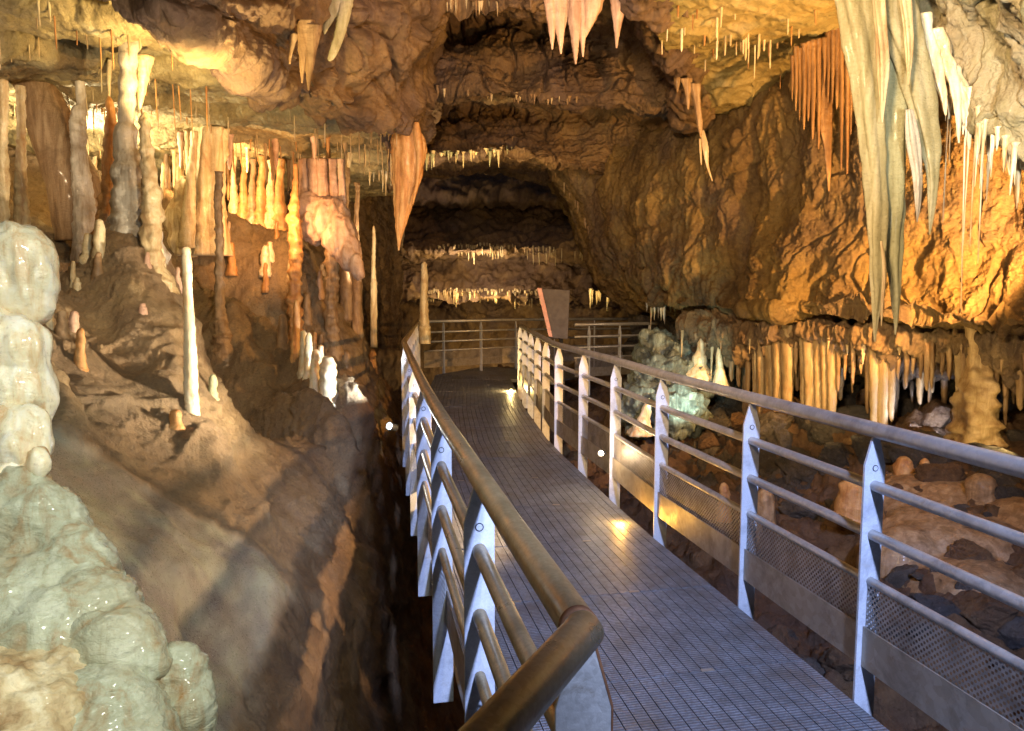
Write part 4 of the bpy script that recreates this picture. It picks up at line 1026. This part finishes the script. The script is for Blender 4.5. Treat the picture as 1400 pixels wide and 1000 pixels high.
# ---------------------------------------------------------------- soda straws and fringes, copied
def straw_mesh(k, taper, name):
    n = 14; z = np.linspace(0, -1, n); r = np.interp(-z, [0, .08, .5, .92, 1], [1.5, 1.0, .85 if not taper else .65, .7 if not taper else .22, .12])
    r = r * (1 + .12 * np.sin(z * 23 + k))
    c = np.stack([.3 * np.sin(z * 4 + k) * r * .5, .3 * np.cos(z * 3 + k) * r * .3, z], 1)
    v, _ = tube_mesh(name, c, r, seg=8, lump=.1, lf=1.0, seed=k * 3.1)
    return v
STRAW, TAPER = {}, {}
for m in ('cream', 'white', 'orange', 'grey', 'brown', 'green', 'tan'):
    STRAW[m] = [straw_mesh(k, False, 'soda_straw') for k in range(3)]
    TAPER[m] = [straw_mesh(k + 5, True, 'stalactite') for k in range(3)]
    for me in STRAW[m] + TAPER[m]: me.materials.append(M[m])
def hang(name, p, length, r, mat, label, group):
    me = random.choice((STRAW if name == 'soda_straw' else TAPER)[mat])
    o = link(name, me, None, None, (p[0], p[1], p[2] + .04))
    o.scale = (r, r * random.uniform(.8, 1.2), length + .04); o.rotation_euler = (random.uniform(-.03, .03), random.uniform(-.03, .03), random.uniform(0, 6.3))
    tag(o, label, 'stalactite' if name == 'stalactite' else 'soda straw', group)
def scatter(n, xr, yr, surfs, lens, rad, mats, name, label, group, keep=None):
    done = 0
    for _ in range(n * 6):
        if done >= n: break
        px, py = random.uniform(*xr), random.uniform(*yr)
        if keep and not keep(px, py): continue
        h = hit(px, py, surfs)
        if h is None: continue
        d = h[1]; L = random.uniform(*lens) ** 1.0 * random.choice((.6, .8, 1, 1.3)) / F * d
        hang(name, h, L, random.uniform(*rad), random.choice(mats), label, group); done += 1
def straw_clusters(nc, per):
    for _ in range(nc):
        hd = random.choice(HEM[:4]) + random.uniform(-.02, .25); x0 = float(lipx(hd)) - random.uniform(.05, 4.2) ** 1.0
        Lm = random.uniform(.10, .42); spread = random.uniform(.12, .5); m = random.choice(['cream', 'cream', 'white', 'orange', 'tan'])
        for _k in range(random.randint(*per)):
            x = x0 + random.gauss(0, spread); w_ = .35 * math.sin(x * 1.1) + .2 * math.sin(x * 2.7 + 1)
            y = hd - w_ + random.gauss(0, .05)
            h = BVH['low_ceiling'].ray_cast(Vector((x, y, 2.0)), Vector((0, 0, 1)), 4)
            if h[0] is None: continue
            hang('soda_straw', h[0], Lm * random.choice((.35, .6, .8, 1, 1.15)), random.uniform(.005, .011), m, 'thin soda straw hanging from the low ceiling above the slope', 'soda straws on the low ceiling')
straw_clusters(34, (3, 8))
scatter(24, (0, 545), (20, 200), ['low_ceiling'], (10, 30), (.005, .010), ['cream', 'tan'], 'soda_straw', 'thin soda straw hanging from the low ceiling above the slope', 'soda straws on the low ceiling', lambda x, y: y > x * .3)
scatter(36, (900, 1140), (0, 140), ['olive_ceiling'], (8, 26), (.006, .014), ['cream', 'white', 'orange'], 'soda_straw', 'short pale soda straw on the olive flat ceiling', 'soda straws on the olive ceiling')
scatter(14, (975, 1060), (45, 62), ['olive_ceiling'], (16, 34), (.008, .014), ['cream', 'white'], 'soda_straw', 'pale soda straw in the tight cluster on the olive ceiling', 'soda straw cluster on the olive ceiling')
FAR_BITS = []
def fringe(pts, n, surfs, lens, rad, mats, label, group, dy=-3, jit=3, name='stalactite', dfix=None, mass=False):
    c = np.array(pts, float)
    for k in range(n):
        t = random.uniform(0, len(c) - 1); i = min(int(t), len(c) - 2); a = c[i] + (c[i + 1] - c[i]) * (t - i)
        px, py = a[0], a[1] + dy + random.uniform(-jit, jit)
        h = hit(px, py, surfs) if surfs else None
        if h is None:
            if dfix is None and len(a) < 3: continue
            h = P(px, py, a[2] if len(a) > 2 else dfix)
        if mass:
            FAR_BITS.append((h, random.uniform(*lens) * random.choice((.5, .8, 1, 1.5)) / F * h[1], random.uniform(*rad) * h[1])); continue
        hang(name, h, random.uniform(*lens) * random.choice((.5, .8, 1, 1.5)) / F * h[1], random.uniform(*rad) * h[1], random.choice(mats), label, group)
fringe([(560, 6), (640, 8), (745, 8)], 26, ['vault_ceiling'], (5, 12), (.0012, .0026), ['brown', 'cream'], 'small stalactite on the upper vault ledge', 'stalactites on the upper vault ledge')
fringe([(565, 126), (630, 130), (700, 136), (790, 140)], 22, ['vault_ceiling'], (5, 12), (.0012, .003), ['brown', 'cream'], 'small stalactite on the middle vault ledge', 'stalactites on the middle vault ledge')
fringe([(580, 216), (640, 214), (700, 208)], 34, ['vault_ceiling'], (5, 13), (.001, .0028), ['cream', 'green'], 'pale stalactite on the lit ledge over the dark passage', 'stalactites on the lit ledge')
fringe([(505, 236), (540, 236)], 12, ['low_ceiling', 'left_back_wall'], (10, 26), (.0012, .0024), ['white', 'cream'], 'white stalactite in the tuft next to the orange drapery', 'white tuft beside the orange drapery')
fringe([(598, 342), (650, 341), (706, 343), (800, 350)], 70, ['far_wall'], (6, 16), (.0007, .0016), ['white'], None, None, mass=True)
fringe([(586, 402), (650, 403), (740, 405)], 70, ['far_wall'], (6, 14), (.001, .0022), ['cream'], None, None, mass=True)
bm = bmesh.new()
for h, L, r in FAR_BITS:
    bmesh.ops.create_cone(bm, cap_ends=True, segments=7, radius1=r * .15, radius2=r, depth=L + .05, matrix=Matrix.Translation((h[0], h[1], h[2] + .05 - L / 2)))
fo = bm_obj('far_stalactite_fringe', bm, M['cream'], None, True)
fo['kind'] = 'stuff'; fo['label'] = 'tiny bright stalactites fringing the ledges across the dark far chamber'
fringe([(806, 402, 19), (838, 404, 19)], 10, None, (10, 22), (.0012, .0024), ['cream', 'white'], 'amber stalactite behind the leaning board', 'stalactites behind the leaning board')
fringe([(884, 421, 11.8), (920, 424, 11.6), (960, 427, 11.2)], 26, None, (8, 24), (.001, .0022), ['green', 'white', 'grey'], 'cold lit stalactite over the greenish crystal mound', 'stalactites over the crystal mound', jit=2)
fringe([(700, 195), (760, 240), (795, 290), (805, 320)], 16, ['right_wall', 'vault_ceiling'], (4, 12), (.001, .002), ['brown'], 'short drip on the edge of the hanging boss', 'drips on the hanging boss')
fringe([(930, 430, 11.1), (1000, 436, 9.9), (1060, 440, 9.1), (1160, 446, 8.2), (1300, 452, 7.4), (1400, 460, 6.8)], 24, ['curtain_band_wall'], (10, 34), (.0012, .0032), ['cream', 'brown'], 'short tan stalactite fringing the curtain band under the great wall', 'short fringe of the curtain band', dy=34, jit=12)
fringe([(1262, 80, 4.55), (1300, 128, 4.4), (1350, 182, 4.2), (1395, 225, 4.05)], 48, ['near_overhang_ceiling'], (22, 60), (.002, .0048), ['white', 'white', 'white', 'cream'], 'white stalactite on the lip of the pale overhang', 'white stalactites on the pale overhang', dy=-4, jit=9)
wf = tag(empty('drapery', P(1290, 60, 4.5)), 'bright white crust of dripping folds running down the lip of the pale overhang', 'drapery')
for st in ([(1262, 20, 9), (1270, 60, 9), (1282, 100, 8), (1290, 135, 5), (1293, 158, 1)], [(1282, 40, 9), (1296, 85, 9), (1306, 125, 7), (1310, 160, 4), (1311, 196, 1)], [(1300, 90, 9), (1318, 130, 8), (1324, 165, 6), (1325, 205, 1)],
           [(1320, 120, 9), (1340, 155, 8), (1350, 185, 5), (1352, 222, 1)], [(1345, 155, 9), (1368, 185, 7), (1378, 208, 4), (1381, 240, 1)], [(1372, 188, 8), (1396, 214, 6), (1412, 236, 3)], [(1240, 10, 7), (1247, 60, 6), (1254, 110, 4), (1258, 150, 1)]):
    form('fold', None, None, st, 4.3, 'white', seg=20, lump=.35, lf=9, flute=4, fl=.2, squash=.7, parent=wf)
fringe([(1295, 160, 4.5), (1345, 215, 4.2)], 8, None, (110, 190), (.0007, .0010), ['white'], 'very long thread thin straw below the pale overhang', 'thread thin straws below the overhang', name='soda_straw', jit=8)

# loose rocks beyond the right railing and in the ravine
def rock_mesh(seed):
    rs = np.random.RandomState(int(seed * 10)); bm = bmesh.new(); bmesh.ops.create_icosphere(bm, subdivisions=5, radius=1)
    v = np.array([x.co[:] for x in bm.verts])
    for _ in range(15):
        n = rs.randn(3); n /= np.linalg.norm(n); h = rs.uniform(.5, .85); d = v @ n - h
        v = v - n * (np.maximum(d, 0) * .96)[:, None]
    v = v * (1 + .10 * fbm(v * 3 + seed, 5, .6) - .03 * worley(v * 9 + seed)[0])[:, None]
    for b, s_ in zip(bm.verts, v): b.co = s_
    me = bpy.data.meshes.new('boulder'); bm.to_mesh(me); bm.free()
    me.polygons.foreach_set('use_smooth', np.ones(len(me.polygons), dtype=bool)); me.materials.append(M['floor']); return me
RM = [rock_mesh(k * 7.7 + k % 2) for k in range(5)]
for me in RM[2:]: me.materials[0] = M['dark']
for k in range(170):
    px, py = random.uniform(930, 1400), random.choice((random.uniform(530, 660), random.uniform(640, 930)))
    h = hit(px, py, ['ravine_floor', 'undercut_back_wall'])
    if h is None or h[1] < 2.2 or .979 * h[0] + .206 * h[1] < 2.35: continue
    o = link('boulder', random.choice(RM), None, None, h); r = random.choice((.04, .06, .08, .12, .2)) * (1.5 if py < 640 else 1)
    o.scale = (r * random.uniform(.8, 1.4), r, r * random.uniform(.5, .9)); o.rotation_euler = (random.uniform(-.4, .4), random.uniform(-.4, .4), random.uniform(0, 6))
    tag(o, 'rough brown boulder lying on the cave floor beyond the right railing', 'boulder', 'boulders on the cave floor')

# ------------------------------------------------------------------ light: the show lamps of the cave, with added unseen fills
WARM, GOLD, ORNG, COOL, BLUE, TEAL = (1, .72, .42), (1, .68, .25), (1, .42, .12), (.86, .95, 1), (.42, .55, 1), (.6, 1, .9)
w = bpy.data.worlds.new('World'); SC.world = w; w.use_nodes = True
bg = w.node_tree.nodes['Background']; bg.inputs[0].default_value = (.35, .38, .6, 1); bg.inputs[1].default_value = .05
# lamps in the picture
for px, py, d, bulb, col, watts, lab, aim in [
    (533, 583, 4.7, 'bulb_w', COOL, 5, 'white spot lamp burning between the slope and the railing posts', (-.6, -1, .4)),
    (699, 534, 12.0, 'bulb_o', GOLD, 50, 'far amber lamp at the deck edge beside the end post', (-.2, -1, .2)),
    (822, 620, 5.6, 'bulb_w', WARM, 6, 'small white lamp fixed to the perforated panel of the right railing', (-.5, -1, .2)),
    (850, 716, 4.95, 'bulb_o', (1, .5, .08), 9, 'nearest amber lamp on the deck edge below the toe plate', (-.3, -.8, .5))]:
    p = P(px, py, d); lamp_thing(lab, p, bulb, aim)
    a = Vector(aim).normalized()
    light(Vector(p) + a * .06, watts, col)
flood((.72, 4.7, .76), 310, (1, .66, .34), (-1, -.14, -.08), 92)  # added flood with no fixture, throws railing shadows onto the slope
L = light
# cool light near the visitors
L((1.3, -1.2, 3.4), 1900, (.42, .55, 1), 'SPOT', (1.05, 3.6, .3), 50, .6, .12)
L((.55, .1, 2.6), 440, (.97, 1, .86), 'SPOT', (-1.7, 2.3, 1.1), 68, .9, .08)
# added warm fills for the right wall and the vault, no fixtures
L((-.3, 1.0, 3.2), 1500, (1, .68, .36), 'SPOT', P(1050, 280, 9.5), 80, .9, .25)
L((-.1, 4.2, 4.2), 460, (1, .68, .48), 'SPOT', P(690, 70, 10.5), 90, .9, .25)
# slope lamp clamped low outside the railing
flood((-.84, 4.62, .78), 270, (1, .82, .55), (-1, .12, .62), 120, .9, .02); flood((-1.2, 6.9, .65), 75, COOL, (-.6, .4, .55), 130, .6, .02)
flood((-1.2, 3.6, 2.9), 190, (1, .76, .45), (-.75, 1, -.35), 80, .8)  # added high flood, unseen, brightens the columns and boss
# gold lamps behind the columns on the left
flood((-2.3, 5.6, 2.75), 200, GOLD, (-.25, .55, 1), 110); flood((-4.9, 8.5, 3.0), 320, (1, .8, .45), (.1, .3, 1), 165); flood((-3.9, 9.6, 3.0), 170, (1, .58, .22), (-.2, 1, .25), 165)
flood((-2.7, 8.6, 2.5), 95, (1, .5, .18), (-.25, 1, .15), 140); flood((-5.6, 5.6, 3.1), 90, WARM, (.2, .6, .7), 165)
flood((-1.9, 10.5, 2.0), 80, WARM, (-.5, .5, .4), 150)
flood((-1.5, 7.6, 2.2), 25, GOLD, (.1, .8, .3), 90)
# right side
flood(P(1465, 395, 5.6), 1250, (1, .5, .14), (-.6, .85, .5), 118, .3)
flood(P(1130, 600, 7.0), 60, GOLD, (.1, .6, .8), 150); flood(P(1400, 610, 6.2), 26, GOLD, (-.35, 1, .2), 110)
L((1.5, 1.5, 1.9), 330, (1, .97, .84), 'SPOT', P(1400, 110, 4.2), 42, .8, .1)
flood(P(960, 545, 9.0), 45, TEAL, (-.4, 1, .3), 120); flood(P(1270, 590, 7.5), 30, (.6, .7, 1), (.05, 1, -.1), 140)
L((2.5, 5.0, 2.2), 230, GOLD, 'SPOT', P(1020, 40, 7), 90, .9, .2)  # added upward fill for the olive ceiling
flood((2.6, 3.2, 1.2), 22, (1, .62, .4), (.5, .8, -.4), 140)
# far chamber
flood(P(650, 372, 20.3), 150, WARM, (0, 1, .4), 170); flood(P(660, 424, 20.6), 160, GOLD, (0, 1, .4), 170); flood(P(820, 410, 18), 60, GOLD, (0, 1, .4), 170)
flood(P(640, 250, 12.2), 60, GOLD, (0, .6, .8), 170)

SC.view_settings.view_transform = 'Standard'; SC.view_settings.look = 'None'; SC.view_settings.gamma = 1; SC.view_settings.exposure = .15
SC.cycles.use_denoising = True
SC.cycles.adaptive_threshold = .02
SC.cycles.max_bounces = 5; SC.cycles.diffuse_bounces = 2; SC.cycles.glossy_bounces = 2; SC.cycles.transparent_max_bounces = 16
